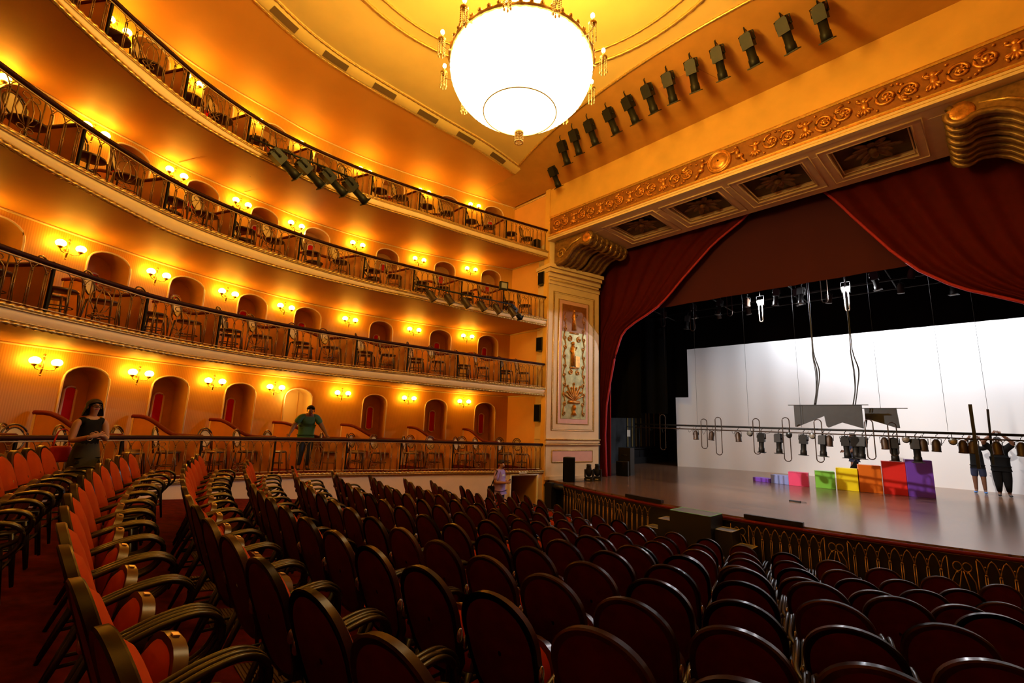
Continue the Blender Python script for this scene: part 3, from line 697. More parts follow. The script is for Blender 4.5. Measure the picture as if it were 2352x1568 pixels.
drape('black_leg_curtain', 'black masking drape above the brass strips at far stage left', -11.9, -9.15, 15.2, 2.02, 9.5)
drape('valance', 'plain maroon valance cloth hanging behind the coffered soffit', -9.5, 1.4, 13.62, 5.62, 9.2, 'teaser', 14, .02, cat='valance')
# swagged house curtains
def swag(name, label, edge, xo, sgn):
    # edge: list of (z, x) of the free edge ; xo : fixed outer side
    T = sorted([(z, x) for z, x in edge]); zs = [T[0][0] + (T[-1][0] - T[0][0]) * i / 40 for i in range(41)]
    r = empty(name, (0, 0, 0), 0, label, 'curtain')
    rows = []; hem = []
    for z in zs:
        xe = lerp_tab(T, z); row = []
        for j in range(61):
            t = j / 60; x = xo + (xe - xo) * t
            row.append(Vector((x, 13.32 + .055 * sin(t * 46 + z * .6) * (0.35 + .65 * t) + .03 * sin(t * 17 + z), z)))
        rows.append(row); hem.append(row[-1])
    b = MB(); b.grid(rows); b.build('velvet_panel', 'velvet', r)
    b = MB(); b.tube([h + Vector((0, -.01, 0)) for h in hem], .035, 6); b.build('hem', 'velvetpink', r)
    return r
swag('house_curtain', 'crimson velvet curtain swagged down beside the left pilaster', [(0.0, -9.38), (1.4, -9.42), (2.4, -9.36), (3.2, -9.2), (4.1, -8.98), (4.75, -8.72), (5.05, -8.45), (5.2, -8.1), (5.5, -7.42), (5.85, -6.95), (6.25, -6.55), (7.25, -5.45), (7.76, -4.6), (7.95, -4.4)], -9.95, 1)
swag('house_curtain', 'crimson velvet curtain swagged across the upper right of the opening', [(0.0, 1.3), (3.0, 1.25), (3.9, 1.0), (4.38, .53), (4.6, .12), (4.85, -.36), (5.37, -.94), (5.91, -1.35), (6.99, -2.01), (7.5, -2.3), (7.95, -2.6)], 1.75, -1)
r = empty('curtain_leg', (0, 0, 0), 0, 'narrow dark red curtain strip hanging to the stage floor by the loudspeakers', 'curtain')
b = MB(); b.grid([[Vector((-9.85 + i * .05, 13.52 + .015 * sin(i * 1.9), z)) for i in range(11)] for z in (0.01, 2, 4, 6)]); b.build('cloth', 'velvet', r)
b = MB(); b.tube([(-9.34, 13.51, .01), (-9.34, 13.51, 6)], .018, 6); b.build('hem', 'velvetpink', r)
# orchestra rail in front of the stage
def frp(x): return Vector((x, 9.92 + .036 * (x + 4.15) ** 2 - .10, 0))
orl = empty('orchestra_rail', (0, 0, 0), 0, 'curved gilt balustrade with red plush rail along the front of the stage', 'railing')
xs = [-9.0 + i * 10.5 / 60 for i in range(61)]
b = MB(); b.tube([frp(x) + Vector((0, -.0, -.05)) for x in xs], .032, 8); b.build('handrail', 'railplush', orl)
b = MB(); b.grid([[frp(x) + Vector((0, .06, -.1)) for x in xs], [frp(x) + Vector((0, .06, -1.5)) for x in xs]]); b.build('backing_cloth', 'black', orl)
def baluster_mesh():
    b = MB()
    for d in (-.013, .013): b.tube([(d, 0, 0), (d, 0, .80)], .0075, 5)
    b.ball((0, 0, .80), .021, 8, 6, (1, 1, .7)); b.ball((0, 0, .03), .022, 8, 5, (1, 1, .6)); b.ball((0, 0, .42), .016, 8, 5, (1, 1, .6))
    for d in (-1, 1):
        b.tube([(0, 0, .80), (d * .010, 0, .85), (d * .024, 0, .90), (d * .05, 0, .955), (d * .085, 0, .985)], .008, 5)
    b.ball((0, 0, .90), .012, 6, 5)
    return b
def scroll_mesh():
    b = MB(); r_ = .008
    for d in (-1, 1):
        b.tube([(d * .165, 0, 0), (d * .165, 0, .97)], r_, 5)
        b.tube([(d * .055 + .052 * cos(t * pi / 8), 0, .87 + .055 * sin(t * pi / 8)) for t in range(16)], r_, 5, closed=True)
        b.tube([(d * .06, 0, .82), (d * .13, 0, .70), (d * .145, 0, .50), (d * .09, 0, .32), (d * .02, 0, .26)], r_ * 1.1, 5)
        b.tube([(d * .01, 0, .82), (d * .055, 0, .62), (d * .06, 0, .42), (d * .015, 0, .26)], r_, 5)
        b.tube([(d * .052 + .045 * cos(t * pi / 8), 0, .19 + .05 * sin(t * pi / 8)) for t in range(16)], r_, 5, closed=True)
        b.ball((d * .055, 0, .80), .013, 6, 5)
    b.tube([(.04 * cos(t * pi / 8), 0, .09 + .05 * sin(t * pi / 8)) for t in range(16)], r_, 5, closed=True)
    return b
bal0 = baluster_mesh().build('baluster', 'iron'); scr0 = scroll_mesh().build('scroll_panel', 'iron')
first = {'b': True, 's': True}
def put(kind, parent, loc, rz, h):
    src = bal0 if kind == 'b' else scr0
    if first[kind]: o = src; first[kind] = False
    else: o = src.copy(); col.objects.link(o)
    o.parent = parent; o.location = loc; o.rotation_euler = (0, 0, rz); o.scale = (1, 1, h)
    return o
x = -8.95; i = 0
while x < .9:
    if -5.75 < x < -3.95: x += .152; i += 1; continue
    p = frp(x); q = frp(x + .1); rz = atan2(q.y - p.y, q.x - p.x)
    if i % 9 == 4: put('s', orl, frp(x + .09) + Vector((0, -.02, -1.28)), rz, 1.18); x += .34
    else: put('b', orl, p + Vector((0, -.02, -1.28)), rz, 1.18); x += .152
    i += 1

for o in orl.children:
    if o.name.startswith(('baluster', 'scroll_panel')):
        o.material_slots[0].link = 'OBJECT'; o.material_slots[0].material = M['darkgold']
# ================================================================== balcony railings, partitions
for k in (1, 2, 3, 4):
    T = TIER[k]; C = T['front']
    r = empty('balcony_railing', (0, 0, 0), 0, 'gilt iron balustrade with dark red handrail along the %s tier of boxes' % TN[k], 'railing')
    b = plain_tube(C, T['rail'], 0.03, -.035, .045, 0, SMAX - .2, .12, 8, .8); b.build('handrail', 'railred', r)
    b = plain_tube(C, T['rail'], 0.03, -.085, .012, 0, SMAX - .2, .12, 5); b.build('upper_bar', 'iron', r)
    b = plain_tube(C, T['top'], 0.03, .05, .010, 0, SMAX - .2, .12, 5); b.build('lower_bar', 'iron', r)
    s_ = 0.08; cnt = 0; smax = 12.9
    edges = [0] + POST + [13.2]
    for e0, e1 in zip(edges, edges[1:]):
        L_ = e1 - e0; pm = e0 + L_ * .42; s_ = e0 + .085
        if e0 > 0:
            p = C.pt(e0, .045, 0); zb = lerp_tab(T['top'], e0); zr = lerp_tab(T['rail'], e0)
            b = MB(); n_ = C.nrm(e0); b.box(-.016, .016, -.014, .014, 0, zr - zb - .05); o = b.build('post', 'darkpost', r, loc=(p.x, p.y, zb)); o.rotation_euler = (0, 0, atan2(n_.y, n_.x))
        while s_ < e1 - .06 and s_ < smax:
            isS = abs(s_ - pm) < .09
            sc_ = s_ + .09 if isS else s_
            p = C.pt(sc_, .03, 0); n_ = C.nrm(sc_); zb = lerp_tab(T['top'], sc_); zr = lerp_tab(T['rail'], sc_)
            put('s' if isS else 'b', r, (p.x, p.y, zb + .03), atan2(n_.y, n_.x) - pi / 2, zr - zb - .10)
            s_ += .345 if isS else .172
    # dividing partitions between boxes
    for pi_, (sf_, sw_) in enumerate(zip(POST, [1.66, 3.53, 5.60, 7.46, 8.95, 10.48, 12.04, 13.6])):
        A_ = C.pt(sf_, .07, 0); B_ = WL.pt(sw_, -.03, 0); d = B_ - A_; L_ = d.length; zb = lerp_tab(T['top'], sf_); zr = lerp_tab(T['rail'], sf_)
        zw = lerp_tab(T['ceil'], sw_)
        side = 'boxes on the %s tier' % TN[k]
        lab = 'curved-top ochre partition between %s boxes from the stage on the %s tier' % (ORD[pi_] + ' and ' + ORD[pi_ + 1], TN[k])
        root = empty('box_partition', (A_.x, A_.y, zb), atan2(d.y, d.x), lab, 'partition', 'partitions between the boxes')
        rise = .34
        prof = [(L_ * t, zr - zb - .04 + rise * sstep((t - .30) / .55)) for t in [i / 14 for i in range(15)]]
        prof = [(x_, z_) for x_, z_ in prof]
        prof[-1] = (L_ * .93, prof[-1][1]); prof[-2] = (L_ * .90, prof[-2][1])
        b = MB(); mm = Matrix.Translation((0, .022, 0)) @ Matrix.Rotation(pi / 2, 4, 'X')
        b.prism([(0, 0), (L_ * .93, 0)] + prof[::-1], mm, .044); b.build('panel', 'partition', root)
        b = MB(); b.tube([(x_, 0, z_ + .02) for x_, z_ in prof] + [(L_ * .93 + .06, 0, prof[-1][1] + .02)], .042, 8); b.build('plush_rail', 'railplush', root)
        b = MB(); b.box(L_ * .93, L_ * .93 + .04, -.03, .03, 0, prof[-1][1]); b.build('end_post', 'cream', root)

# ---- wall sconces
def make_sconce():
    r = empty('wall_sconce', (0, 0, 0), 0, 'x', 'sconce')     # local +y points into the house, z = globe height
    b = MB(); mm = Matrix.Rotation(-pi / 2, 4, 'X')
    b.lathe([(.0, 0), (.045, 0), (.05, .012), (.02, .03), (.0, .03)], 12, Matrix.Translation((0, 0, -.02)) @ mm); b.tube([(0, .02, -.20), (0, .045, -.08), (0, .05, .02), (0, .04, .10)], [.010, .02, .014, .018], 8)
    b.ball((0, .04, .13), .026, 8, 6, (1, 1, 1.5)); b.ball((0, .025, -.21), .018, 8, 6); b.build('back_plate', 'gold', r)
    for d in (-1, 1):
        b = MB(); b.tube([(0, .05, -.10), (d * .07, .09, -.125), (d * .13, .11, -.11), (d * .155, .11, -.07)], .009, 6)
        b.lathe([(.012, -.07), (.028, -.062), (.038, -.045), (.045, -.03)], 10, Matrix.Translation((d * .155, .11, 0))); b.build('arm', 'gold', r)
        b = MB(); b.ball((d * .155, .11, .024), .078, 12, 8, (1, 1, .85)); b.build('globe', 'globe', r)
    return r
sc = Proto(make_sconce())
SCZ = {1: [(0, 2.30), (4, 2.32), (12, 2.42)], 2: [(0, 4.66), (4, 4.72), (12, 4.63)], 3: [(0, 7.10), (4, 7.16), (12, 6.97)], 4: [(0, 9.50), (4, 9.52), (8, 9.36), (12, 9.22)]}
SCZ[2] = [(0, 4.52), (12, 4.52)]; SCZ[3] = [(0, 6.93), (12, 6.84)]; SCZ[4] = [(0, 9.30), (5, 9.36), (12, 9.14)]
for k in (1, 2, 3, 4):
    for i, s_ in enumerate(SCON + [13.55]):
        n_ = WL.nrm(s_); p = WL.pt(s_, -.012, lerp_tab(SCZ[k], s_))
        sc.place(p, atan2(-n_.y, -n_.x) - pi / 2, 'brass wall sconce with two glowing globes, %s from the stage on the %s tier' % (ORD[i], TN[k]), 'two-globe wall sconces')

# ================================================================== stalls armchairs (tip-up seats)
def make_armchair(down=False):
    r = empty('stalls_armchair', (0, 0, 0), 0, 'x', 'armchair')      # origin on the floor below the top of the back; +y is forward
    lean = lambda z: -.0 + (.96 - z) * .34       # y of the back plane at height z (0 at the top)
    def outline(w, zt, zb, n=20):
        pts = []
        for i in range(n + 1):      # arched top
            a = pi * i / n; pts.append((w * cos(a), zt - .20 + .20 * sin(a) ** .9 if 0 < i < n else zt - .20))
        pts += [(-w * .96, .62), (-w * .86, zb + .09), (-w * .60, zb + .01), (-w * .2, zb - .01), (w * .2, zb - .01), (w * .60, zb + .01), (w * .86, zb + .09), (w * .96, .62)]
        return pts
    o1 = outline(.222, .96, .40); o2 = outline(.192, .930, .428)
    n = len(o1)
    b = MB(); ring = []      # thick varnished rim with crisp edges
    o1b = outline(.214, .952, .408)
    for dy, oo in ((-.018, o2), (-.023, o1b), (-.016, o1), (.016, o1), (.023, o1b), (.018, o2)): ring.append([Vector((x, lean(z) + dy, z)) for x, z in oo])
    for i_ in range(6): b.grid([ring[i_], ring[(i_ + 1) % 6]], close=True); b.build('backrest_frame', 'rim', r)
    b = MB()                # padded front
    cz = .68
    rows = []
    for f, dy in ((1.0, .022), (.86, .050), (.5, .062), (.05, .066)): rows.append([Vector((x * f, lean(cz + (z - cz) * f) + dy, cz + (z - cz) * f)) for x, z in o2])
    b.grid(rows, close=True); b.build('back_cushion', 'orange', r)
    b = MB(); rows = [[Vector((x * f, lean(cz + (z - cz) * f) - d_, cz + (z - cz) * f)) for x, z in o2] for f, d_ in ((1.0, .018), (.05, .020))]
    b.grid(rows, close=True); b.build('back_panel', 'maroon', r)
    for d in (-1, 1):        # bentwood arms, two parallel rails
        b = MB()
        for off in (.0, .046):
            x = d * (.226 + off * .8)
            b.tube(catmull([(d * .225, lean(.60), .585), (x, .21, .615), (x, .34, .655), (x, .47, .665), (x, .555, .62), (x, .57, .54), (x, .52, .46), (x * .97, .42, .42), (x * .9, .28, .41)], 5), .0145, 7)
        b.build('armrest', 'dwood', r)
        b = MB(); b.ball((d * .226, lean(.66) - .012, .66), .024, 8, 6, (.35, .9, 1.5)); b.build('hinge_cap', 'chromecap', r)
        b = MB(); b.tube([(d * .20, .20, .44), (d * .215, .10, .20), (d * .235, .02, 0.0)], [.02, .017, .013], 7); b.build('rear_leg', 'dwood', r)
        b = MB(); b.tube([(d * .215, .42, .42), (d * .22, .45, .20), (d * .235, .48, 0.0)], [.02, .017, .013], 7); b.build('front_leg', 'dwood', r)
    b = MB(); b.tube([(-.21, .22, .41), (.21, .22, .41)], .016, 6); b.tube([(-.225, .44, .22), (.225, .44, .22)], .010, 6)
    for d in (-1, 1): b.tube([(d * .218, .09, .18), (d * .222, .45, .18)], .010, 6); b.tube([(d * .21, .20, .415), (d * .215, .44, .415)], .014, 6)
    b.build('seat_frame', 'dwood', r)
    # the seat, hinged at its rear edge
    hinge = Vector((0, .25, .40)); ang = radians(8) if down else radians(76)
    mm = Matrix.Translation(hinge) @ Matrix.Rotation(ang, 4, 'X')
    def seatout(w, dpt): return [(-w, .0), (w, .0)] + [(w * cos(a) ** .7 if cos(a) > 0 else -w * (-cos(a)) ** .7, dpt * .45 + dpt * .55 * sin(a)) for a in [pi * (i + .5) / 12 for i in range(12)]]
    so = seatout(.195, .30); si = seatout(.170, .275); n = len(so)
    b = MB(); SR = [[mm @ Vector((x, y, z)) for x, y in o_] for o_, z in ((si, -.024), (so, -.024), (so, .026), (si, .026))]
    for i_ in range(4): b.grid([SR[i_], SR[(i_ + 1) % 4]], close=True)
    sr = b.build('seat', 'rim', r)
    b = MB(); b.grid([[mm @ Vector((x * f, .13 + (y - .13) * f, z)) for x, y in si] for f, z in ((1, .026), (.8, .05), (.05, .056))], close=True); b.build('seat_cushion', 'orange', sr)
    b = MB(); b.grid([[mm @ Vector((x * f, .13 + (y - .13) * f, -.022)) for x, y in si] for f in (1, .05)], close=True); b.build('seat_underside', 'maroon', sr)
    b = MB(); b.box(-.018, .018, .30, .306, -.012, .012, mm); b.build('number_plate', 'plate', sr)
    return r
CH = [(1,-8.33,-0.27),(1,-7.87,-0.37),(1,-7.45,-0.45),(1,-7.00,-0.53),(1,-6.49,-0.58),(1,-5.97,-0.64),(1,-5.44,-0.68),(1,-4.92,-0.71),(2,-8.58,0.60),(2,-8.03,0.47),(2,-7.46,0.35),(2,-6.88,0.25),(2,-6.29,0.17),(2,-5.70,0.10),(2,-5.11,0.06),(2,-4.53,0.03),(2,-3.96,0.02),(2,-3.38,0.02),(2,-2.83,0.04),(2,-2.25,0.08),(2,-1.71,0.14),(2,-1.15,0.21),(3,-9.33,1.56),(3,-8.74,1.41),(3,-8.19,1.28),(3,-7.66,1.16),(3,-7.10,1.06),(3,-6.50,0.97),(3,-5.98,0.90),(3,-5.36,0.83),(3,-4.80,0.78),(3,-4.25,0.75),(3,-3.67,0.73),(3,-3.09,0.73),(3,-2.52,0.74),(3,-1.94,0.77),(3,-1.39,0.80),(4,-9.17,2.29),(4,-8.66,2.13),(4,-8.16,2.00),(4,-7.63,1.88),(4,-7.08,1.77),(4,-6.56,1.67),(4,-6.02,1.59),(4,-5.48,1.53),(4,-4.97,1.48),(4,-4.44,1.45),(4,-3.86,1.43),(4,-3.30,1.43),(4,-2.77,1.44),(4,-2.23,1.47),(4,-1.70,1.51),(4,-1.16,1.57),(4,-0.62,1.64),(5,-8.89,2.96),(5,-8.31,2.78),(5,-7.81,2.64),(5,-7.24,2.50),(5,-6.73,2.40),(5,-6.14,2.29),(5,-5.61,2.22),(5,-5.07,2.15),(5,-4.55,2.11),(5,-4.01,2.08),(5,-3.48,2.07),(5,-2.95,2.08),(5,-2.43,2.10),(5,-1.92,2.13),(5,-1.40,2.18),(5,-0.90,2.25),(5,-0.41,2.33),(6,-8.70,3.62),(6,-8.11,3.45),(6,-7.57,3.31),(6,-7.02,3.19),(6,-6.51,3.09),(6,-5.92,3.00),(6,-5.40,2.93),(6,-4.86,2.87),(6,-4.30,2.83),(6,-3.76,2.81),(6,-3.21,2.80),(6,-2.70,2.80),(6,-2.16,2.82),(6,-1.64,2.86),(6,-1.13,2.90),(6,-0.62,2.96),(6,-0.12,3.04),(7,-8.63,4.35),(7,-8.17,4.20),(7,-7.71,4.08),(7,-7.17,3.94),(7,-6.71,3.85),(7,-6.23,3.76),(7,-5.67,3.67),(7,-5.17,3.61),(7,-4.63,3.57),(7,-4.08,3.53),(7,-3.54,3.52),(7,-3.00,3.53),(7,-2.48,3.55),(7,-1.94,3.58),(7,-1.40,3.64),(7,-0.87,3.71),(7,-0.33,3.80),(8,-8.57,5.10),(8,-8.05,4.92),(8,-7.48,4.75),(8,-6.97,4.62),(8,-6.44,4.50),(8,-5.90,4.41),(8,-5.35,4.33),(8,-4.81,4.29),(8,-4.30,4.26),(8,-3.76,4.25),(8,-3.24,4.27),(8,-2.71,4.30),(8,-2.20,4.35),(8,-1.68,4.43),(8,-1.16,4.52),(8,-0.67,4.64),(8,-0.17,4.77),(9,-9.31,6.24),(9,-8.84,6.03),(9,-8.35,5.83),(9,-7.91,5.67),(9,-7.40,5.50),(9,-6.88,5.36),(9,-6.32,5.23),(9,-5.77,5.13),(9,-5.25,5.05),(9,-4.68,4.99),(9,-4.14,4.96),(9,-3.59,4.95),(9,-3.05,4.96),(9,-2.51,4.99),(9,-1.96,5.04),(9,-1.42,5.12),(9,-0.89,5.22),(9,-0.36,5.34),(10,-8.86,6.78),(10,-8.34,6.59),(10,-7.81,6.43),(10,-7.27,6.28),(10,-6.67,6.15),(10,-6.17,6.07),(10,-5.62,6.00),(10,-5.02,5.95),(10,-4.51,5.92),(10,-3.96,5.92),(10,-3.39,5.95),(10,-2.85,6.00),(10,-2.30,6.07),(10,-1.76,6.16),(10,-1.23,6.27),(10,-0.71,6.41),(10,-0.18,6.57),(11,-8.83,7.62),(11,-8.26,7.43),(11,-7.68,7.26),(11,-7.09,7.12),(11,-6.54,7.02),(11,-5.97,6.93),(11,-5.42,6.87),(11,-4.85,6.83),(11,-4.28,6.82),(11,-3.76,6.83),(11,-3.20,6.85),(11,-2.62,6.91),(11,-2.08,6.98),(11,-1.54,7.07),(11,-0.99,7.19),(11,-0.49,7.32),(12,-8.80,8.44),(12,-8.23,8.32),(12,-7.67,8.23),(12,-7.07,8.16),(12,-6.51,8.11),(12,-5.93,8.08),(12,-5.42,8.08),(12,-4.83,8.10),(12,-4.27,8.13),(12,-3.69,8.19),(12,-3.15,8.27),(12,-2.54,8.38),(12,-1.96,8.51),(12,-1.38,8.66),(12,-0.80,8.84),(12,-0.23,9.04)]
up_ = Proto(make_armchair(False)); dn_ = Proto(make_armchair(True))
cnt = {}
for rw, x, y in CH:
    i = cnt.get(rw, 0); cnt[rw] = i + 1; tot = sum(1 for c in CH if c[0] == rw)
    a = atan2(17.6 - y, -4.15 - x); z = floor_z(x, y)
    back = 12 - rw
    rowtxt = 'front row by the stage' if back == 0 else 'rearmost row at the left edge' if rw == 1 else '%s row back from the stage' % ORD[back]
    down = (rw, i) in ((6, 8), (10, 12), (4, 11))
    lab = ('armchair with lowered red seat, %s from left, %s' if down else 'red tip-up armchair, %s from the left in the %s') % (ORD[i], rowtxt)
    (dn_ if down else up_).place((x, y, z), a - pi / 2, lab, 'red tip-up armchairs in the stalls')
# ribbed floor vents between the chairs
b = MB()
for q in range(12): b.box(-.24, .24, -.15 + q * .026, -.138 + q * .026, 0.002, .012)
b.box(-.25, .25, -.16, .17, .0, .004); g0 = b.build('floor_vent', 'grille')
for i, (x, y, lab) in enumerate([(-3.5, 1.18, 'ribbed metal floor vent nearest the camera among the armchair legs'), (-4.65, 1.18, 'ribbed metal floor vent, second up the row gap from the camera'), (-5.7, 1.25, 'ribbed metal floor vent, third up the row gap from the camera'), (-6.8, 1.4, 'ribbed metal floor vent farthest up the row gap near the low wall')]):
    o = g0 if i == 0 else g0.copy()
    if i: col.objects.link(o)
    o.location = (x, y, floor_z(x, y) + .004); o.rotation_euler = (radians(-8), 0, 0); tag(o, lab, 'floor vent', 'ribbed vents in the stalls floor')

# ================================================================== cane-backed chairs in the boxes
def make_box_chair():
    r = empty('bentwood_chair', (0, 0, 0), 0, 'x', 'chair')      # +y forward
    def hoop(w, z0, zt, y0, y1, n=14):
        P = [(-w * .92, y0, z0)]
        for i in range(n + 1):
            a = pi - pi * i / n; z = (z0 + zt) / 2 + .06 + ((zt - z0) / 2 - .06) * sin(a); P.append((w * cos(a), y0 + (y1 - y0) * (z - z0) / (zt - z0), z))
        P.append((w * .92, y0, z0)); return P
    b = MB(); b.tube(hoop(.19, .44, .92, -.19, -.27), .014, 7); b.build('back_hoop', 'bent', r)
    b = MB(); E_ = [(.145 * cos(t * pi / 10), .145 * 1.15 * sin(t * pi / 10) + .71) for t in range(20)]
    yy = lambda z: -.19 - .08 * (z - .44) / .48
    b.tube([(x, yy(z), z) for x, z in E_], .012, 6, closed=True); b.build('inner_hoop', 'bent', r)
    b = MB(); b.grid([[Vector((x * f, yy(.71 + (z - .71) * f), .71 + (z - .71) * f)) for x, z in E_] for f in (.97, .05)], close=True); b.build('cane_back', 'cane', r)
    b = MB(); b.lathe([(.0, .432), (.19, .432), (.205, .44), (.205, .46), (.19, .47), (.0, .472)], 18, caps=False); b.build('seat', 'seatwood', r)
    for x, y in ((-.15, .15), (.15, .15), (-.15, -.16), (.15, -.16)):
        b = MB(); b.tube([(x, y, .44), (x * 1.12, y * 1.12, .22), (x * 1.22, y * 1.25, 0)], [.016, .014, .011], 6); b.build('leg', 'bent', r)
    b = MB(); b.tube([(.165 * cos(t * pi / 9), .165 * sin(t * pi / 9), .20) for t in range(18)], .009, 5, closed=True); b.build('leg_ring', 'bent', r)
    return r
bc = Proto(make_box_chair())
rnd = random.Random(3)
edges = [0.12] + POST + [13.1]
for k in (1, 2, 3, 4):
    T = TIER[k]; C = T['front']
    for bi, (e0, e1) in enumerate(zip(edges, edges[1:])):
        for ci, (f, off) in enumerate(((.27, .42), (.71, .42), (.5, 1.02))):
            if k == 1 and bi == 4 and ci == 2: continue
            if k == 1 and bi == 4: f = (.13, .87, .5)[ci]
            s_ = e0 + (e1 - e0) * f; p = C.pt(s_, off, lerp_tab(T['top'], s_) + .002)
            d = Vector((-4.15, 11.5)) - Vector((p.x, p.y)); rz = atan2(d.y, d.x) - pi / 2 + rnd.uniform(-.35, .35)
            where = ('stage side at the rail', 'rear side at the rail', 'set back from the rail')
            bc.place(p, rz, 'cane-backed bentwood chair %s, %s box from the stage, %s tier' % (where[ci], ORD[bi], TN[k]), 'bentwood chairs in the boxes')

# ---- black loudspeakers mounted at the stage ends of the tiers
for i, (z0, z1, x_, lab) in enumerate([(7.42, 7.98, -10.5, 'topmost'), (6.28, 6.72, -10.14, 'third'), (4.02, 4.48, -10.15, 'second'), (1.75, 2.30, -10.17, 'lowest')]):
    r = empty('wall_loudspeaker', (x_, 10.80, z0), 0, 'dark box loudspeaker on the end wall of the %s tier beside the pilaster' % lab, 'loudspeaker', 'loudspeakers at the stage ends of the tiers')
    b = MB(); b.box(-.13, .13, -.14, .06, 0, z1 - z0); b.build('cabinet', 'black', r)
    b = MB(); b.box(-.11, .11, -.148, -.14, .02, z1 - z0 - .02); b.build('grille', 'blackcloth', r)

# ================================================================== chandelier
cx, cy = -4.15, 3.86
ch = empty('crystal_chandelier', (cx, cy, 6.6), 0, 'huge glowing crystal bead chandelier hanging from the ceiling centre', 'chandelier')
prof = [(.99, .02), (1.0, -.08), (.975, -.20), (.91, -.34), (.80, -.47), (.66, -.58), (.50, -.68), (.34, -.765), (.23, -.84), (.14, -.92), (.09, -.97), (.04, -.98)]
b = MB(); nn = 150; V = []
rows = []
for (r_, z), (r2, z2) in zip(prof, prof[1:]):
    for h in (0, .5):
        rr = r_ + (r2 - r_) * h; zz = z + (z2 - z) * h
        rows.append([Vector(((rr - (.010 if t % 2 else 0)) * cos(2 * pi * t / nn), (rr - (.010 if t % 2 else 0)) * sin(2 * pi * t / nn), zz)) for t in range(nn)])
b.grid(rows, close=True); b.build('crystal_bowl', 'chand', ch)
b = MB()
rows = [[Vector((r_ * cos(2 * pi * t / 90), r_ * sin(2 * pi * t / 90), z)) for t in range(90)] for r_, z in ((.50, .04), (.40, .3), (.33, .7), (.24, 1.2), (.17, 1.8), (.14, 2.3))]
b.grid(rows, close=True); b.build('crystal_crown', 'crown', ch)
b = MB(); b.tube([(1.0 * cos(t * pi / 48), 1.0 * sin(t * pi / 48), .035) for t in range(96)], [.022 if t % 2 else .034 for t in range(96)], 6, closed=True)
for t in range(48): b.ball((1.01 * cos(t * pi / 24), 1.01 * sin(t * pi / 24), .075), .03, 6, 5, (1, 1, 1.2))
b.tube([(.50 * cos(t * pi / 24), .50 * sin(t * pi / 24), .03) for t in range(48)], .02, 6, closed=True)
b.build('gilt_rim', 'gold', ch)
b = MB(); b.tube([(.505 * cos(t * pi / 40), .505 * sin(t * pi / 40), -.69) for t in range(80)], .008, 5, closed=True); b.build('bowl_band', 'goldtrim', ch)
b = MB(); b.lathe([(.055, -.96), (.062, -.98), (.062, -1.01), (.05, -1.015)], 14)
for t in range(16):
    a = t * pi / 8
    for z in range(6): b.ball((.055 * cos(a), .055 * sin(a), -.98 - z * .024), .0095, 5, 4)
    b.ball((.055 * cos(a), .055 * sin(a), -1.13), .011, 5, 4, (1, 1, 1.6))
b.build('bottom_tassel', 'crystal', ch)
b = MB(); b.tube([(0, 0, 2.2), (0, 0, 3.4)], .03, 8); b.build('suspension_rod', 'gold', ch)
arm = None
for t in range(12):
    a = t * pi / 6 + .13
    if arm is None:
        b = MB(); b.tube([(.98, 0, -.02), (1.05, 0, -.05), (1.13, 0, -.02), (1.14, 0, .04)], .010, 6); b.lathe([(.02, .03), (.045, .05), (.055, .075)], 10, Matrix.Translation((1.14, 0, 0))); b.tube([(1.14, 0, .06), (1.14, 0, .15)], .014, 7)
        arm = b.build('candle_arm', 'gold', ch)
        b = MB(); b.ball((1.14, 0, .185), .028, 8, 6, (1, 1, 1.35)); fl_ = b.build('candle_bulb', 'candle', arm)
        b = MB()
        for q in range(6):
            aa = q * pi / 3
            for z in range(7): b.ball((1.14 + .045 * cos(aa), .045 * sin(aa), .04 - z * .026), .009, 5, 4)
            b.ball((1.14 + .045 * cos(aa), .045 * sin(aa), -.155), .013, 6, 5, (1, 1, 1.9))
        dr = b.build('crystal_drop', 'crystal', arm)
        arm.rotation_euler = (0, 0, a)
    else:
        c = arm.copy(); col.objects.link(c); c.rotation_euler = (0, 0, a)
        for g in (fl_, dr): h = g.copy(); col.objects.link(h); h.parent = c

# ================================================================== theatre lanterns
def make_profile(m='blackmetal'):      # hook at the origin, body hanging, lens end pointing along -z
    r = empty('profile_lantern', (0, 0, 0), 0, 'x', 'stage light')
    b = MB(); b.tube([(0, 0, .03), (.03, 0, .01), (.0, 0, -.02), (0, 0, -.10)], .010, 6); b.tube([(-.11, 0, -.24), (-.11, 0, -.12), (0, 0, -.10), (.11, 0, -.12), (.11, 0, -.24)], .010, 6); b.build('yoke', m, r)
    b = MB(); b.box(-.085, .085, -.085, .085, -.34, -.14); b.box(-.07, .07, -.07, .07, -.14, -.11); b.ball((.1, 0, -.24), .022, 6, 5); b.build('lamp_housing', m, r)
    b = MB(); b.lathe([(.065, -.34), (.065, -.50), (.075, -.51), (.078, -.62), (.07, -.625)], 14); b.box(-.10, .10, -.085, .085, -.635, -.62); b.build('lens_tube', m, r)
    b = MB(); b.lathe([(.0, -.636), (.06, -.636), (.06, -.638)], 12); b.build('lens', 'spglass', r)
    return r
def make_par(m='brownmetal'):
    r = empty('par_can', (0, 0, 0), 0, 'x', 'stage light')
    b = MB(); b.tube([(0, 0, .03), (.03, 0, .01), (.0, 0, -.02), (0, 0, -.07)], .009, 6); b.tube([(-.09, 0, -.24), (-.09, 0, -.10), (0, 0, -.07), (.09, 0, -.10), (.09, 0, -.24)], .008, 6); b.build('yoke', 'blackmetal', r)
    b = MB(); b.lathe([(.03, -.10), (.055, -.13), (.08, -.18), (.082, -.36), (.088, -.365), (.088, -.39)], 14); b.build('can', m, r)
    b = MB(); b.lathe([(.0, -.385), (.075, -.385), (.075, -.388)], 12); b.build('lens', 'spglass', r)
    return r
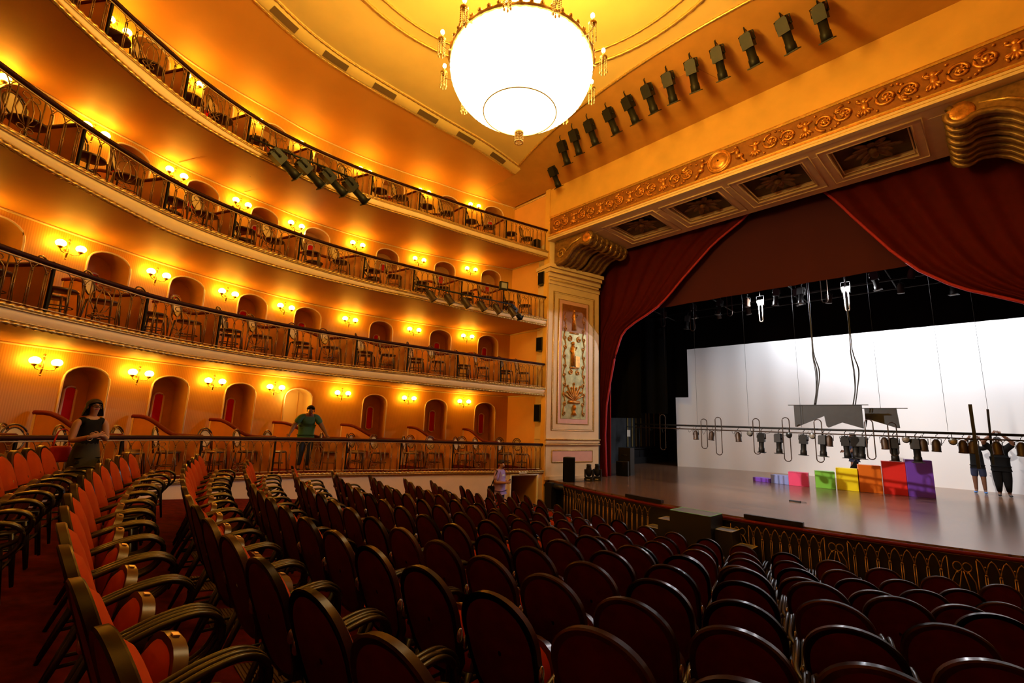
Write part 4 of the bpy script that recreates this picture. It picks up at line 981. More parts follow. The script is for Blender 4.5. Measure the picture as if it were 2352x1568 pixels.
def make_small():
    r = empty('compact_floodlight', (0, 0, 0), 0, 'x', 'stage light')
    b = MB(); b.tube([(0, 0, .03), (0, 0, -.06)], .009, 6); b.tube([(-.07, 0, -.13), (-.07, 0, -.07), (.07, 0, -.07), (.07, 0, -.13)], .007, 6); b.build('yoke', 'blackmetal', r)
    b = MB(); mm = Matrix.Translation((0, 0, -.14)) @ Matrix.Rotation(pi / 2, 4, 'X'); b.lathe([(.02, -.09), (.05, -.07), (.07, -.02), (.075, .06)], 12, mm); b.build('housing', 'blackmetal', r)
    b = MB(); b.lathe([(.0, .058), (.068, .058), (.068, .06)], 12, mm); b.build('lens', 'spglass', r)
    return r
prof_, par_, small_ = Proto(make_profile()), Proto(make_par()), Proto(make_small())
def tilt(o, rx, ry=0.0): o.rotation_euler = (rx, ry, o.rotation_euler[2]); return o
YB = 14.6
bt = empty('lighting_batten', (-4.0, YB, 1.80), 0, 'long black steel pipe lowered low across the stage carrying lanterns', 'batten')
b = MB(); b.tube([(-5.05, 0, 0), (7.2, 0, .0)], .030, 10); b.build('main_pipe', 'blackmetal', bt)
b = MB(); b.tube([(-5.0, -.06, -.11), (7.2, -.06, -.11)], .017, 8); b.build('cable_raceway', 'brownmetal', bt)
for q in range(26):
    b = MB(); x = -4.9 + q * .46; b.tube(catmull([(x, -.06, -.10), (x + .06, -.09, -.16 - .05 * (q % 3)), (x + .14, -.08, -.14), (x + .2, -.05, -.05)], 4), .005, 5); b.build('tied_cable', 'black', bt)
def near_block(x): return ''
POS = [('par', -6.81), ('par', -6.29), ('par', -5.51), ('small', -5.16), ('prof', -4.85), ('prof', -4.41), ('small', -4.13), ('prof', -3.79), ('small', -3.57), ('prof', -3.33), ('par', -3.18), ('prof', -2.86), ('prof', -2.64), ('prof', -2.48), ('par', -2.05), ('prof', -1.88), ('small', -1.63), ('prof', -1.47), ('par', -1.33), ('par', -1.10), ('small', -.83), ('par', -.66), ('par', -.49), ('par', -.15), ('par', .22)]
KN = {'par': 'dark bronze par lantern', 'prof': 'black profile spotlight', 'small': 'small round black floodlight'}
kc = {'par': 0, 'prof': 0, 'small': 0}
for q, (kd, x) in enumerate(POS):
    P_ = {'par': par_, 'prof': prof_, 'small': small_}[kd]
    o = P_.place((x, YB - (.0 if q % 2 else .05), 1.755 if kd != 'small' else 1.74), 0, '%s, %s of its kind from the left on the low pipe' % (KN[kd], ORD[kc[kd]]), 'lanterns on the lowered pipe'); kc[kd] += 1
    o.rotation_euler = ([.10, -.12, .06, 0][q % 4] if kd != 'small' else -.3, [.0, .05, -.05][q % 3], [.1, -.2, .25, 0][q % 4])
    if kd == 'prof': o.scale = (1.05, 1.05, 1.05)
for q, (x, h0, h1) in enumerate([(-7.94, .42, .75), (-6.52, .30, .62), (-6.07, .36, .78), (-4.97, .34, .68), (-4.19, .38, .82), (-3.42, .34, .78), (-2.32, .36, .62), (-1.87, .30, .50)]):
    b = MB(); w = .085
    P = [(w * cos(t), 0, (h0 - w) + w * sin(t)) for t in [pi * i / 10 for i in range(11)]] + [(-w + w * .0 - 0, 0, -h1 + w)] + [(w * cos(t), 0, (-h1 + w) + w * sin(t)) for t in [pi + pi * i / 10 for i in range(11)]]
    b.tube([(x_, y_, z_) for x_, y_, z_ in P], .013, 7, closed=True); o = b.build('cable_loop', 'brownmetal', loc=(x, YB - .07, 1.72)); o.rotation_euler = (0, 0, .5)
    tag(o, 'tall oval loop of coiled cable, %s from the left on the low pipe' % ORD[q], 'cable', 'cable loops on the lowered pipe')
# black cable-mask panels
def maskpanel(x0, x1, z0, z1, y, label):
    r = empty('cable_mask', ((x0 + x1) / 2, y, z0), 0, label, 'panel')
    w = (x1 - x0) / 2; h = z1 - z0; m = Matrix.Rotation(pi / 2, 4, 'X')
    b = MB()
    pts = [(-w, h), (-w, 0.0), (-w * .93, 0.0), (-w * .08, h * .52), (-w * .04, 0.04), (w * .02, .0), (w * .42, h * .24), (w * .98, 0.0), (w, .0), (w, h)]
    b.prism(pts, m, .03); b.build('board', 'maskgrey', r)
    b = MB(); b.box(-w - .14, w + .14, -.05, .02, h, h + .02); b.build('top_bar', 'black', r)
    return r
maskpanel(-4.08, -2.50, 1.86, 2.46, 15.0, 'large black cut-out panel hanging above the pipe at centre stage')
r = empty('cable_mask', (-2.2, 15.6, 1.9), 0, 'smaller black cut-out panel behind and right of the large one', 'panel')
b = MB(); b.prism([(-.35, .50), (-.35, .0), (-.30, .22), (.30, .0), (.36, .0), (.33, .50)], Matrix.Rotation(pi / 2, 4, 'X'), .03); b.build('board', 'maskgrey', r)
b = MB(); b.box(-.40, .55, -.05, .02, .5, .52); b.build('top_bar', 'black', r)
b = MB(); b.tube([(0, 0, .5), (0, 0, 7.6)], .004, 4); b.build('hanging_wire', 'black', r)
for q, (x, y, lab) in enumerate([(-3.50, 15.0, 'left bundle of black cables dropping to the black panel'), (-2.62, 15.1, 'right thin bundle of black cables dropping to the black panel')]):
    b = MB(); rr = random.Random(q)
    for c_ in range(7 if q == 0 else 4):
        o_ = rr.uniform(-.04, .04); b.tube(catmull([(o_ * .6, o_, 9.5), (o_ * .5, 0, 4.6), (o_, 0, 3.9), (o_ * 2 + .06, o_, 3.4), (o_ + .02, 0, 2.9), (-.06 + o_, 0, 2.47)], 6), .010, 5)
    tag(b.build('cable_bundle', 'black', loc=(x, y, 0)), lab, 'cable')
b = MB(); b.box(-.03, .03, -.03, .03, 1.05, 2.45); o = b.build('ladder_rail', 'black', loc=(-.46, 14.5, 0)); tag(o, 'dark upright bar crossing the pipe in front of the left stagehand', 'bar')
b = MB(); b.box(-.02, .02, -.02, .02, 1.15, 2.35); o = b.build('ladder_rail', 'navy', loc=(-.27, 14.66, 0)); tag(o, 'thin dark slanting bar between the two stagehands', 'bar'); o.rotation_euler = (0, .03, 0)
# overhead lanterns behind the valance
ob = empty('overhead_batten', (-4.0, 15.5, 6.25), 0, 'black overhead pipe of lanterns just below the maroon valance', 'batten')
b = MB(); b.tube([(-5.2, 0, 0), (5.5, 0, 0)], .03, 8); b.tube([(-5.2, 1.1, -.1), (5.5, 1.1, -.1)], .03, 8); b.tube([(-5.2, 2.2, -.1), (5.5, 2.2, -.1)], .025, 8); b.build('pipe', 'blackmetal', ob)
for q in range(5):
    b = MB(); b.tube([(-5 + q * 2.4, 0, 0), (-5 + q * 2.4, 0, 3.25)], .006, 4); b.tube([(-5 + q * 2.4, -.02, 0), (-5 + q * 2.4, 2.3, -.1)], .02, 6); b.build('hanger', 'blackmetal', ob)
OV = [('par', -8.3, 15.5, 6.15, 0), ('prof', -7.9, 16.6, 6.1, 0), ('prof', -7.2, 15.5, 6.2, 0), ('par', -6.8, 16.6, 6.1, .3), ('prof', -6.2, 15.5, 6.2, -.1), ('par', -5.75, 16.6, 6.1, 0), ('par', -5.35, 15.5, 6.1, 0), ('prof', -4.45, 15.5, 6.25, 0.1), ('prof', -3.95, 15.5, 6.15, .1), ('prof', -3.78, 15.5, 6.15, -.15), ('par', -3.3, 16.6, 6.1, 0), ('prof', -2.05, 15.5, 6.25, 0), ('par', -1.6, 16.6, 6.1, 0), ('par', -1.2, 15.5, 6.2, .3), ('par', -.8, 15.5, 6.2, 0), ('prof', -.53, 16.6, 6.1, 0)]
kc = {'par': 0, 'prof': 0}
for q, (kd, x, y, z, rx) in enumerate(OV):
    P_ = par_ if kd == 'par' else prof_
    o = P_.place((x, y, z), 0, '%s, %s of its kind from the left on the overhead pipe' % (KN[kd], ORD[kc[kd]]), 'lanterns on the overhead pipe'); kc[kd] += 1
    o.rotation_euler = (rx, .15 * sin(q * 2.1), .3 * cos(q))
for q, (x, lab) in enumerate([(-4.96, 'left brightly lit white working lantern below the maroon valance'), (-2.69, 'right brightly lit white working lantern below the maroon valance')]):
    r = empty('work_light', (x, 15.5, 6.2), 0, lab, 'stage light')
    b = MB(); b.tube([(0, 0, .05), (0, 0, -.2)], .010, 6); b.tube([(-.11, 0, -.42), (-.11, 0, -.2), (.11, 0, -.2), (.11, 0, -.42)], .008, 6); b.build('yoke', 'blackmetal', r)
    b = MB(); b.box(-.10, .10, .02, .12, -.50, -.32); b.build('housing', 'blackmetal', r)
    b = MB(); b.ball((0, .0, -.41), .055, 12, 8); b.build('lamp', 'lampon', r)
    b = MB(); w = .05; P = [(w * cos(t), 0, -1.0 + w * sin(t)) for t in [pi + pi * i / 8 for i in range(9)]]; b.tube([(-w, 0, -.45)] + P + [(w, 0, -.45)], .015, 6); b.build('cable_tail', 'white', r)
for q, (x, z, h) in enumerate([(-8.33, 5.95, .45), (-7.2, 5.7, .5), (-5.9, 6.1, .55), (-3.2, 6.1, .55)]):
    b = MB(); w = .08; P = [(w * cos(t), 0, -h + w * sin(t)) for t in [pi + pi * i / 8 for i in range(9)]]; b.tube([(-w, 0, .2)] + P + [(w, 0, .2)], .012, 6)
    tag(b.build('cable_loop', 'brownmetal', loc=(x, 15.45, z)), 'hanging cable loop, %s from the left under the overhead pipe' % ORD[q], 'cable', 'cable loops on the overhead pipe')
# spotlights hung along the edge of the sloped ceiling
SP = [(-9.08, 9.82), (-7.97, 9.01), (-7.4, 8.85), (-6.85, 8.80), (-6.23, 8.78), (-5.64, 8.75), (-5.06, 8.72), (-4.50, 8.72), (-3.94, 8.73), (-3.39, 8.78), (-2.83, 8.86), (-2.2, 8.98), (-1.61, 9.15)]
for q, (x, y) in enumerate(SP):
    o = prof_.place((x, y, 9.93), 0, 'bronze-black ceiling spotlight, %s from the left end of the ceiling edge row' % ORD[q], 'spotlights along the ceiling edge')
    o.rotation_euler = (.62, 0, .15 * sin(q)); o.scale = (1.3, 1.3, 1.3)
# lantern bars clipped to the balcony fronts
def bar_on(c0, c1, n, k, kd, lab, mk, off, dz, axis):
    A_ = Vector(c0); B_ = Vector(c1)
    r = empty('lantern_bar', tuple(A_), 0, 'black pipe clamped outside the %s tier railing holding lanterns' % TN[k], 'batten')
    b = MB(); b.tube([(0, 0, 0), tuple(B_ - A_)], .022, 8); b.build('pipe', 'blackmetal', r)
    b = MB()
    for t in (.05, .35, .65, .95):
        p = (B_ - A_) * t; b.tube([p, p + Vector((-.14, .0, .04)), p + Vector((-.2, 0, .25))], .012, 6)
    b.build('clamp', 'blackmetal', r)
    for i in range(n):
        t = (i + .5) / n; p = A_.lerp(B_, t) + Vector((0, 0, -.01))
        o = mk.place(p, 0, lab % ORD[i], 'lanterns clamped to the %s tier' % TN[k]); o.rotation_euler = axis(i); o.scale = (1.3, 1.3, 1.3) if k == 4 else (1.15, 1.15, 1.15)
bar_on((-9.70, 1.72, 7.10), (-9.90, 3.88, 7.22), 4, 4, 'prof', 'large black spotlight, %s from the left under the topmost tier railing', prof_, 0, 0, lambda i: (radians(62), radians(12), radians(5)))
bar_on((-10.03, 5.87, 5.12), (-9.55, 8.90, 5.12), 6, 3, 'par', 'black lantern, %s from the left under the third tier railing', par_, 0, 0, lambda i: (radians(25), radians(-30), radians(20)))
# (the second bar serves the tier just below, its last lantern is a long one)
o = prof_.place((-9.6, 8.75, 5.1), 0, 'long black spotlight at the stage end of the lower lantern bar'); o.rotation_euler = (radians(62), 0, radians(5)); o['group'] = 'lanterns clamped to the third tier'
r = empty('square_floodlight', (-9.62, 8.55, 5.62), 0, 'square floodlight with pale lens standing above the lower lantern bar', 'stage light')
b = MB(); b.box(-.06, .04, -.13, .13, -.11, .13); b.tube([(0, 0, -.5), (0, 0, -.1)], .012, 6); b.build('housing', 'blackmetal', r)
b = MB(); b.box(.041, .046, -.09, .09, -.07, .09); b.build('lens', 'spglass', r); r.rotation_euler = (0, 0, -.3)

# ================================================================== things on the stage
def paint(name, c): M[name] = mat(name, c, .42, var=.03, scale=4)
BL = [('violet_paint', (.16, .04, .50), (-6.14, 17.34), (-5.58, 17.30), .13, 'lowest violet wooden block at the left end of the coloured steps'),
 ('blue_paint', (.24, .30, .66), (-5.56, 17.30), (-5.01, 17.26), .28, 'pale blue wooden block, second lowest of the coloured steps'),
 ('pink_paint', (.86, .07, .20), (-4.99, 17.2), (-4.45, 17.3), .43, 'pink wooden block between the pale blue and green ones'),
 ('green_paint', (.22, .60, .06), (-4.27, 17.36), (-3.77, 17.50), .52, 'green wooden block right of the pink one'),
 ('yellow_paint', (.95, .72, .0), (-3.74, 17.50), (-3.20, 17.59), .66, 'bright yellow wooden block between green and orange ones'),
 ('orange_paint', (.80, .16, .005), (-3.17, 17.58), (-2.64, 17.72), .80, 'orange wooden block between yellow and red ones'),
 ('red_paint', (.80, .02, .012), (-2.62, 17.72), (-2.09, 17.82), .95, 'red wooden block beside the tall purple one'),
 ('purple_paint', (.17, .05, .42), (-2.07, 17.76), (-1.50, 17.90), 1.04, 'tallest purple wooden block at the right end of the row')]
for nm, c, p0, p1, h, lab in BL:
    paint(nm, c); p0 = Vector(p0); p1 = Vector(p1); L_ = (p1 - p0).length; a = atan2((p1 - p0).y, (p1 - p0).x)
    b = MB(); b.box(0, L_, 0, .36, 0, h); o = b.build('wooden_block', nm, loc=(p0.x, p0.y, .001)); o.rotation_euler = (0, 0, a)
    md = o.modifiers.new('b', 'BEVEL'); md.width = .008; md.segments = 2
    tag(o, lab, 'block', 'rainbow stage blocks')
b = MB(); b.box(-.12, .12, -.05, .05, 0, .03); b.tube([(.12, 0, .015), (.2, .05, .015), (.24, .02, .015)], .006, 5); tag(b.build('small_black_box', 'black', loc=(-3.75, 13.3, .0)), 'tiny dark box lying alone on the stage boards', 'box')
b.v  # noqa
def speaker(loc, w, d, h, rz, lab, bowed=True):
    r = empty('loudspeaker', loc, rz, lab, 'loudspeaker')
    b = MB(); b.prism([(-w / 2, 0), (w / 2, 0), (w * .38, d), (-w * .38, d)], Matrix.Identity(4), h); o = b.build('cabinet', 'black', r); md = o.modifiers.new('b', 'BEVEL'); md.width = .012; md.segments = 2
    b = MB(); b.grid([[Vector((-w / 2 + w * i / 8, -.004 - .035 * sin(pi * i / 8), z)) for i in range(9)] for z in (.02, h - .02)]); b.build('grille', 'blackcloth', r)
    return r
speaker((-9.12, 11.02, .0), .36, .30, .72, radians(28), 'black loudspeaker cabinet standing on the stage corner before the pilaster')
speaker((-9.28, 14.1, 0), .42, .4, .50, .3, 'squat black loudspeaker on the floor behind the curtain strip')
r = empty('amplifier_case', (-9.42, 14.6, 0), .2, 'dark grey upright case standing behind the squat loudspeaker', 'case')
b = MB(); b.box(-.22, .22, -.2, .2, 0, .95); b.build('body', 'blackmetal', r); b = MB(); b.tube([(-.1, -.21, .7), (.1, -.21, .7)], .012, 6); b.build('handle', 'black', r)
def moving_head(loc, lab):
    r = empty('moving_head_light', loc, .5, lab, 'stage light', 'moving head lights by the pilaster')
    b = MB(); b.box(-.13, .13, -.11, .11, 0, .09); b.lathe([(.10, .09), (.10, .12)], 14); o = b.build('base', 'blackmetal', r)
    for s_ in (-1, 1): b = MB(); b.box(s_ * .115 - .018, s_ * .115 + .018, -.06, .06, .11, .34); b.build('yoke_arm', 'blackmetal', r)
    b = MB(); b.lathe([(.04, .13), (.08, .16), (.098, .24), (.092, .32), (.07, .43), (.075, .44), (.075, .50), (.06, .50)], 16); b.build('head', 'blackmetal', r)
    b = MB(); b.box(-.05, .05, -.118, -.11, .03, .06); b.build('display', 'spglass', r)
moving_head((-9.0, 11.85, 0), 'left black moving-head spotlight standing at the foot of the pilaster')
moving_head((-8.94, 12.2, 0), 'right black moving-head spotlight beside the curtain hem')
b = MB(); b.tube(catmull([(-9.2, 11.2, .02), (-9.0, 11.3, .02), (-8.95, 11.55, .02), (-9.05, 11.7, .02), (-9.1, 11.8, .1), (-9.02, 11.86, .06)], 6), .010, 5); tag(b.build('power_cable', 'black'), 'black cable lying between the loudspeaker and the moving heads', 'cable')
def footlight(x0, x1, lab):
    p0 = Vector((x0, 9.92 + .036 * (x0 + 4.15) ** 2 - .02, .0)); p1 = Vector((x1, 9.92 + .036 * (x1 + 4.15) ** 2 - .02, .0)); L_ = (p1 - p0).length
    r = empty('footlight_strip', p0, atan2((p1 - p0).y, (p1 - p0).x), lab, 'footlight')
    b = MB(); b.box(0, L_, -.05, .06, 0, .07); b.build('housing', 'brownmetal', r); b = MB(); b.box(0.02, L_ - .02, .06, .07, .01, .05); b.build('lamp_slot', 'spglass', r)
    b = MB(); b.box(0, L_, -.058, -.048, .0, .075); b.build('front_lip', 'darkpost', r)
footlight(-6.52, -5.50, 'dark footlight strip on the stage edge left of the black steps')
footlight(-3.70, -2.70, 'dark footlight strip on the stage edge right of the black steps')
# black access steps
st = empty('black_steps', (-4.5, 9.7, -1.2), 0, 'black double stair unit with taped grey tops in front of the stage', 'steps')
def unit(x0, x1, y0, y1, z, nm, tape):
    b = MB(); b.box(x0 + 4.5, x1 + 4.5, y0 - 9.7, y1 - 9.7, -.45, z + 1.2); o = b.build(nm, 'black', st)
    b = MB(); b.box(x0 + 4.5 + .02, x1 + 4.5 - .02, y0 - 9.68, y1 - 9.72, z + 1.2, z + 1.205); b.build('tread_surface', 'greytop', o)
    b = MB(); w = .018; X0, X1, Y0, Y1 = x0 + 4.5, x1 + 4.5, y0 - 9.7, y1 - 9.7; Z = z + 1.2
    for q in ((X0, X1, Y0, Y0 + w), (X0, X1, Y1 - w, Y1), (X0, X0 + w, Y0, Y1), (X1 - w, X1, Y0, Y1)): b.box(*q, Z + .004, Z + .009)
    b.build('edge_tape', tape, o)
unit(-4.93, -4.08, 9.22, 9.78, .02, 'top_platform', 'exitgreen')
unit(-5.28, -4.94, 9.36, 9.76, -.22, 'step', 'yellowtape'); unit(-5.62, -5.29, 9.40, 9.74, -.44, 'step', 'yellowtape')
unit(-4.07, -3.74, 9.36, 9.76, -.22, 'step', 'yellowtape'); unit(-3.73, -3.42, 9.40, 9.74, -.46, 'step', 'yellowtape')
# backstage left: brass strips, guard rail, low black platforms, pipe rail
for q, y in enumerate([19.6, 20.0, 20.35, 20.8, 21.3, 21.6, 22.1, 22.7]):
    b = MB(); b.box(0, .03, -.04, .04, .75, 2.6 - .15 * (q % 2)); tag(b.build('brass_strip', 'goldstrip', loc=(-12.58, y, 0)), 'vertical dull brass strip on the backstage side wall, %s from the left' % ORD[q], 'strip', 'brass strips on the backstage wall')
r = empty('backstage_guard_rail', (-12.1, 18.8, 0), 0, 'black wire guard rail in front of the brass strips backstage', 'railing')
b = MB(); b.tube([(0, 0, 1.7), (0, 4.4, 1.7)], .02, 6); b.tube([(0, 0, .7), (0, 4.4, .7)], .02, 6); b.build('bar', 'blackmetal', r)
for q in range(5): b = MB(); b.tube([(0, q * 1.1, 0), (0, q * 1.1, 1.7)], .018, 6); b.build('post', 'blackmetal', r)
b = MB(); b.box(0, .01, 0, .28, 1.25, 1.55); b.build('notice', 'white', r)
b = MB(); b.box(-12.55, -12.1, 18.9, 22.6, 0, .62); b.box(-12.1, -12.0, 18.9, 22.2, 0, .3); o = b.build('black_platform', 'black'); tag(o, 'long low black platform along the backstage side wall', 'platform')
# scatter of rigging wires over the backdrop
for q, (x, y) in enumerate([(-8.0, 19.0), (-6.9, 19.0), (-5.3, 19.0), (-3.9, 19.0), (-.9, 19.0), (-.2, 19.0)]):
    b = MB(); b.tube([(0, 0, 1.85), (0, 0, 9.5)], .0035, 4); tag(b.build('suspension_wire', 'blackmetal', loc=(x, 14.9, 0)), 'thin steel suspension wire, %s from the left across the backdrop' % ORD[q], 'wire', 'suspension wires of the lowered pipe')

# ================================================================== people
def skin_mesh(name, nodes, edges, material, parent, root=None, sub=2):
    me = bpy.data.meshes.new(name); names = list(nodes); idx = {k: i for i, k in enumerate(names)}
    me.from_pydata([nodes[k][0] for k in names], [(idx[a], idx[b]) for a, b in edges], [])
    o = bpy.data.objects.new(name, me); col.objects.link(o); o.parent = parent
    bm = bmesh.new(); bm.from_mesh(me); L_ = bm.verts.layers.skin.verify(); bm.verts.ensure_lookup_table()
    for i, k in enumerate(names):
        rr = nodes[k][1]; bm.verts[i][L_].radius = rr if isinstance(rr, tuple) else (rr, rr); bm.verts[i][L_].use_root = (k == (root or names[0]))
    bm.to_mesh(me); bm.free()
    md = o.modifiers.new('skin', 'SKIN'); md.use_smooth_shade = True; md.branch_smoothing = .3
    sd = o.modifiers.new('sub', 'SUBSURF'); sd.levels = sub; sd.render_levels = sub
    me.materials.append(M[material]); return o
V3 = Vector
def human(name, loc, rz, H, J, label, skin='skin', top=None, sleeve=0, bottom=None, legs_cover=1.0, hair='hair', hairlen=0, skirt=None, shoe='black', heavy=1.0, head_pitch=0.0, female=False):
    r = empty(name, loc, rz, label, 'person'); k = H / 1.7; r.scale = (k, k, k); w_ = heavy
    P = dict(pelvis=(0, 0, .93), spine=(0, 0, 1.10), chest=(0, .0, 1.28), neckb=(0, -.01, 1.41), neck=(0, .0, 1.47), jaw=(0, .03, 1.525), mid=(0, .015, 1.60), top=(0, .0, 1.655))
    for s_, n in ((-1, 'l'), (1, 'r')):
        P['sh' + n] = (s_ * .165, 0, 1.375); P['el' + n] = (s_ * .21, -.02, 1.12); P['wr' + n] = (s_ * .22, .05, .90)
        P['hip' + n] = (s_ * .085, 0, .88); P['kn' + n] = (s_ * .095, .02, .48); P['an' + n] = (s_ * .10, -.01, .085); P['toe' + n] = (s_ * .115, .15, .035)
    P.update(J); P = {a: V3(b) for a, b in P.items()}
    for n in 'lr':
        d = (P['wr' + n] - P['el' + n]).normalized(); P['pa' + n] = P['wr' + n] + d * .075
        if 'hd' + n in J: P['pa' + n] = P['wr' + n] + V3(J['hd' + n]).normalized() * .075
    w = heavy
    R = dict(pelvis=(.145 * w, .125 * w), spine=(.135 * w, .115 * w), chest=(.155 * w, .12 * w), neckb=.075, neck=.05, jaw=(.052, .062), mid=(.072, .088), top=(.062, .07))
    for n in 'lr': R.update({'sh' + n: .062 * w, 'el' + n: .050 * w, 'wr' + n: .033, 'pa' + n: (.036, .018), 'hip' + n: .10 * w, 'kn' + n: .066 * w, 'an' + n: .044, 'toe' + n: (.035, .022)})
    nodes = {a: (P[a], R[a]) for a in R}
    E = [('pelvis', 'spine'), ('spine', 'chest'), ('chest', 'neckb'), ('neckb', 'neck'), ('neck', 'jaw'), ('jaw', 'mid'), ('mid', 'top')]
    for n in 'lr': E += [('neckb', 'sh' + n), ('sh' + n, 'el' + n), ('el' + n, 'wr' + n), ('wr' + n, 'pa' + n), ('pelvis', 'hip' + n), ('hip' + n, 'kn' + n), ('kn' + n, 'an' + n), ('an' + n, 'toe' + n)]
    fwd = (P['mid'] - P['neckb']).cross(V3((1, 0, 0))); fwd = -fwd.normalized() if fwd.y > 0 and False else V3((0, 1, 0))
    hd = P['mid']; hf = V3((sin(J.get('yaw', (0,))[0] if 'yaw' in J else 0), cos(J['yaw'][0]) if 'yaw' in J else 1, -head_pitch)).normalized()
    for n, s_ in (('l', -1), ('r', 1)):     # five fingers on each hand
        d = (P['pa' + n] - P['wr' + n]).normalized(); side = d.cross(V3((0, 1, .3))).normalized(); dn = d.cross(side).normalized()
        if abs(d.dot(V3((0, 1, .3)))) > .95: side = V3((1, 0, 0))
        for fi, (o_, L_) in enumerate(((-.027, .066), (-.009, .078), (.009, .074), (.027, .058))):
            a_, b_ = 'f%s%da' % (n, fi), 'f%s%db' % (n, fi)
            nodes[a_] = (P['pa' + n] + d * (.02 + L_ * .5) + side * o_ * 1.1, .0085); nodes[b_] = (P['pa' + n] + d * (.02 + L_ * .95) + side * o_ * 1.15 + dn * .015, .007); E += [('pa' + n, a_), (a_, b_)]
        a_, b_ = 'th%sa' % n, 'th%sb' % n
        nodes[a_] = (P['pa' + n] - d * .01 + side * (.045) + dn * .01, .010); nodes[b_] = (P['pa' + n] + d * .03 + side * .058 + dn * .02, .008); E += [('pa' + n, a_), (a_, b_)]
    nodes['nose'] = (hd + hf * .098 + V3((0, 0, -.018)), .012); E.append(('mid', 'nose'))
    body = skin_mesh('body', nodes, E, skin, r)
    b = MB()
    sd_ = hf.cross(V3((0, 0, 1))).normalized()
    for s_ in (-1, 1): b.ball(hd + hf * .080 + sd_ * s_ * .03 + V3((0, 0, .008)), .011, 7, 5)
    b.build('eyes', 'black', body)
    b = MB(); b.ball(hd + hf * .082 + V3((0, 0, -.062)), .02, 8, 5, (1.1, .5, .3)); b.build('mouth', 'velvetpink', body)
    b = MB()
    for s_ in (-1, 1): b.ball(hd + sd_ * s_ * .082 + V3((0, 0, -.005)), .022, 7, 5, (.5, .8, 1.3))
    b.build('ears', skin, body)
    # hair as a cap with optional length
    b = MB(); c_ = hd - hf * .018 + V3((0, 0, .035))
    rows = []
    for i in range(7):
        th = pi * .5 * (i + .3) / 6.3 * 1.12; row = []
        for j in range(18):
            a = 2 * pi * j / 18; dv = V3((sin(a), cos(a), 0)); frontness = max(0, dv.dot(V3((hf.x, hf.y, 0)).normalized()))
            t2 = th * (1 - .38 * frontness); row.append(c_ + V3((sin(t2) * dv.x * .095, sin(t2) * dv.y * .112, cos(t2) * .092)))
        rows.append(row)
    if hairlen:
        for q in (1, 2, 3):
            rows.append([v + V3(((v - c_).x * .18 * q * (1 - .3 * q / 3), -abs(hf.y) * .0, -hairlen * q / 3)) if (v - c_).dot(hf) < .03 else v + V3((0, 0, -.001 * q)) for v in rows[6]])
    b.grid(rows, close=True); b.build('hair', hair, body)
    # clothes
    if top:
        g = 1.13; N2 = {a: (P[a], tuple(x * g for x in R[a]) if isinstance(R[a], tuple) else R[a] * g) for a in ('pelvis', 'spine', 'chest')}
        N2['neckb'] = (P['neckb'], .078); E2 = [('pelvis', 'spine'), ('spine', 'chest'), ('chest', 'neckb')]
        N2['hem'] = (P['pelvis'] + V3((0, 0, -.06)), (.168 * w, .15 * w)); E2.append(('pelvis', 'hem'))
        for n in 'lr':
            N2['sh' + n] = (P['sh' + n], .074 * w); E2.append(('neckb', 'sh' + n))
            if sleeve:
                e_ = P['sh' + n].lerp(P['el' + n], min(1, sleeve)); N2['sl' + n] = (e_, .070 * w); E2.append(('sh' + n, 'sl' + n))
                if sleeve > 1: N2['cf' + n] = (P['wr' + n], .038); E2.append(('sl' + n, 'cf' + n))
        skin_mesh('top', N2, E2, top, r)
    if bottom:
        N2 = {'waist': (P['pelvis'] + V3((0, 0, .07)), (.155 * w, .135 * w)), 'pelvis': (P['pelvis'] + V3((0, 0, -.02)), (.150 * w, .13 * w))}; E2 = [('waist', 'pelvis')]
        for n in 'lr':
            N2['hip' + n] = (P['hip' + n] + V3((0, 0, -.14)), .108 * w); E2.append(('pelvis', 'hip' + n)); N2['kn' + n] = (P['kn' + n], .085 * w); E2.append(('hip' + n, 'kn' + n))
            if legs_cover >= 1: N2['an' + n] = (P['an' + n] + V3((0, 0, .02)), .056); E2.append(('kn' + n, 'an' + n))
        skin_mesh('trousers' if legs_cover >= 1 else 'shorts', N2, E2, bottom, r)
    if skirt:
        b = MB(); b.grid([[V3((rx * cos(t * pi / 12), ry * sin(t * pi / 12), z)) + V3((P['pelvis'].x, P['pelvis'].y, 0)) for t in range(24)] for z, rx, ry in ((1.08, .135, .11), (.95, .165, .135), (.80, .185, .155), (.60, .20, .165), (.585, .185, .155))], close=True)
        b.build('skirt', skirt, r)
    for n in 'lr':
        N2 = {'a': (P['an' + n] + V3((0, -.02, -.03)), (.045, .045)), 'b': (P['toe' + n] + V3((0, -.03, .0)), (.046, .034)), 'c': (P['toe' + n] + V3((0, .04, -.005)), (.036, .022))}
        skin_mesh('shoe', N2, [('a', 'b'), ('b', 'c')], shoe, r, sub=1)
    return r, P
# woman among the rear stalls, looking up, hands clasped
zf_ = floor_z(-8.76, .16)
r, P = human('person', (-8.76, .16, zf_), radians(-68), 1.60, dict(ell=(-.205, .03, 1.12), wrl=(-.07, .23, 1.19), hdl=(1, .15, .1), elr=(.205, .02, 1.10), wrr=(.08, .24, 1.17), hdr=(-1, .2, .35), head=(0, 0, 0)),
    'woman with glasses in sleeveless black top and dark skirt, hands clasped, looking up', 'skin', top='blackcotton', bottom=None, skirt='olive', hairlen=.15, heavy=.90, head_pitch=-.35)
b = MB()
for s_ in (-1, 1): b.tube([V3((s_ * .034 + .028 * cos(t * pi / 6), .105, 1.612 + .021 * sin(t * pi / 6))) for t in range(12)], .0045, 5, closed=True); b.tube([(s_ * .062, .10, 1.615), (s_ * .083, .02, 1.61)], .004, 5)
b.tube([(-.008, .107, 1.615), (.008, .107, 1.615)], .004, 5); b.build('glasses', 'black', r)
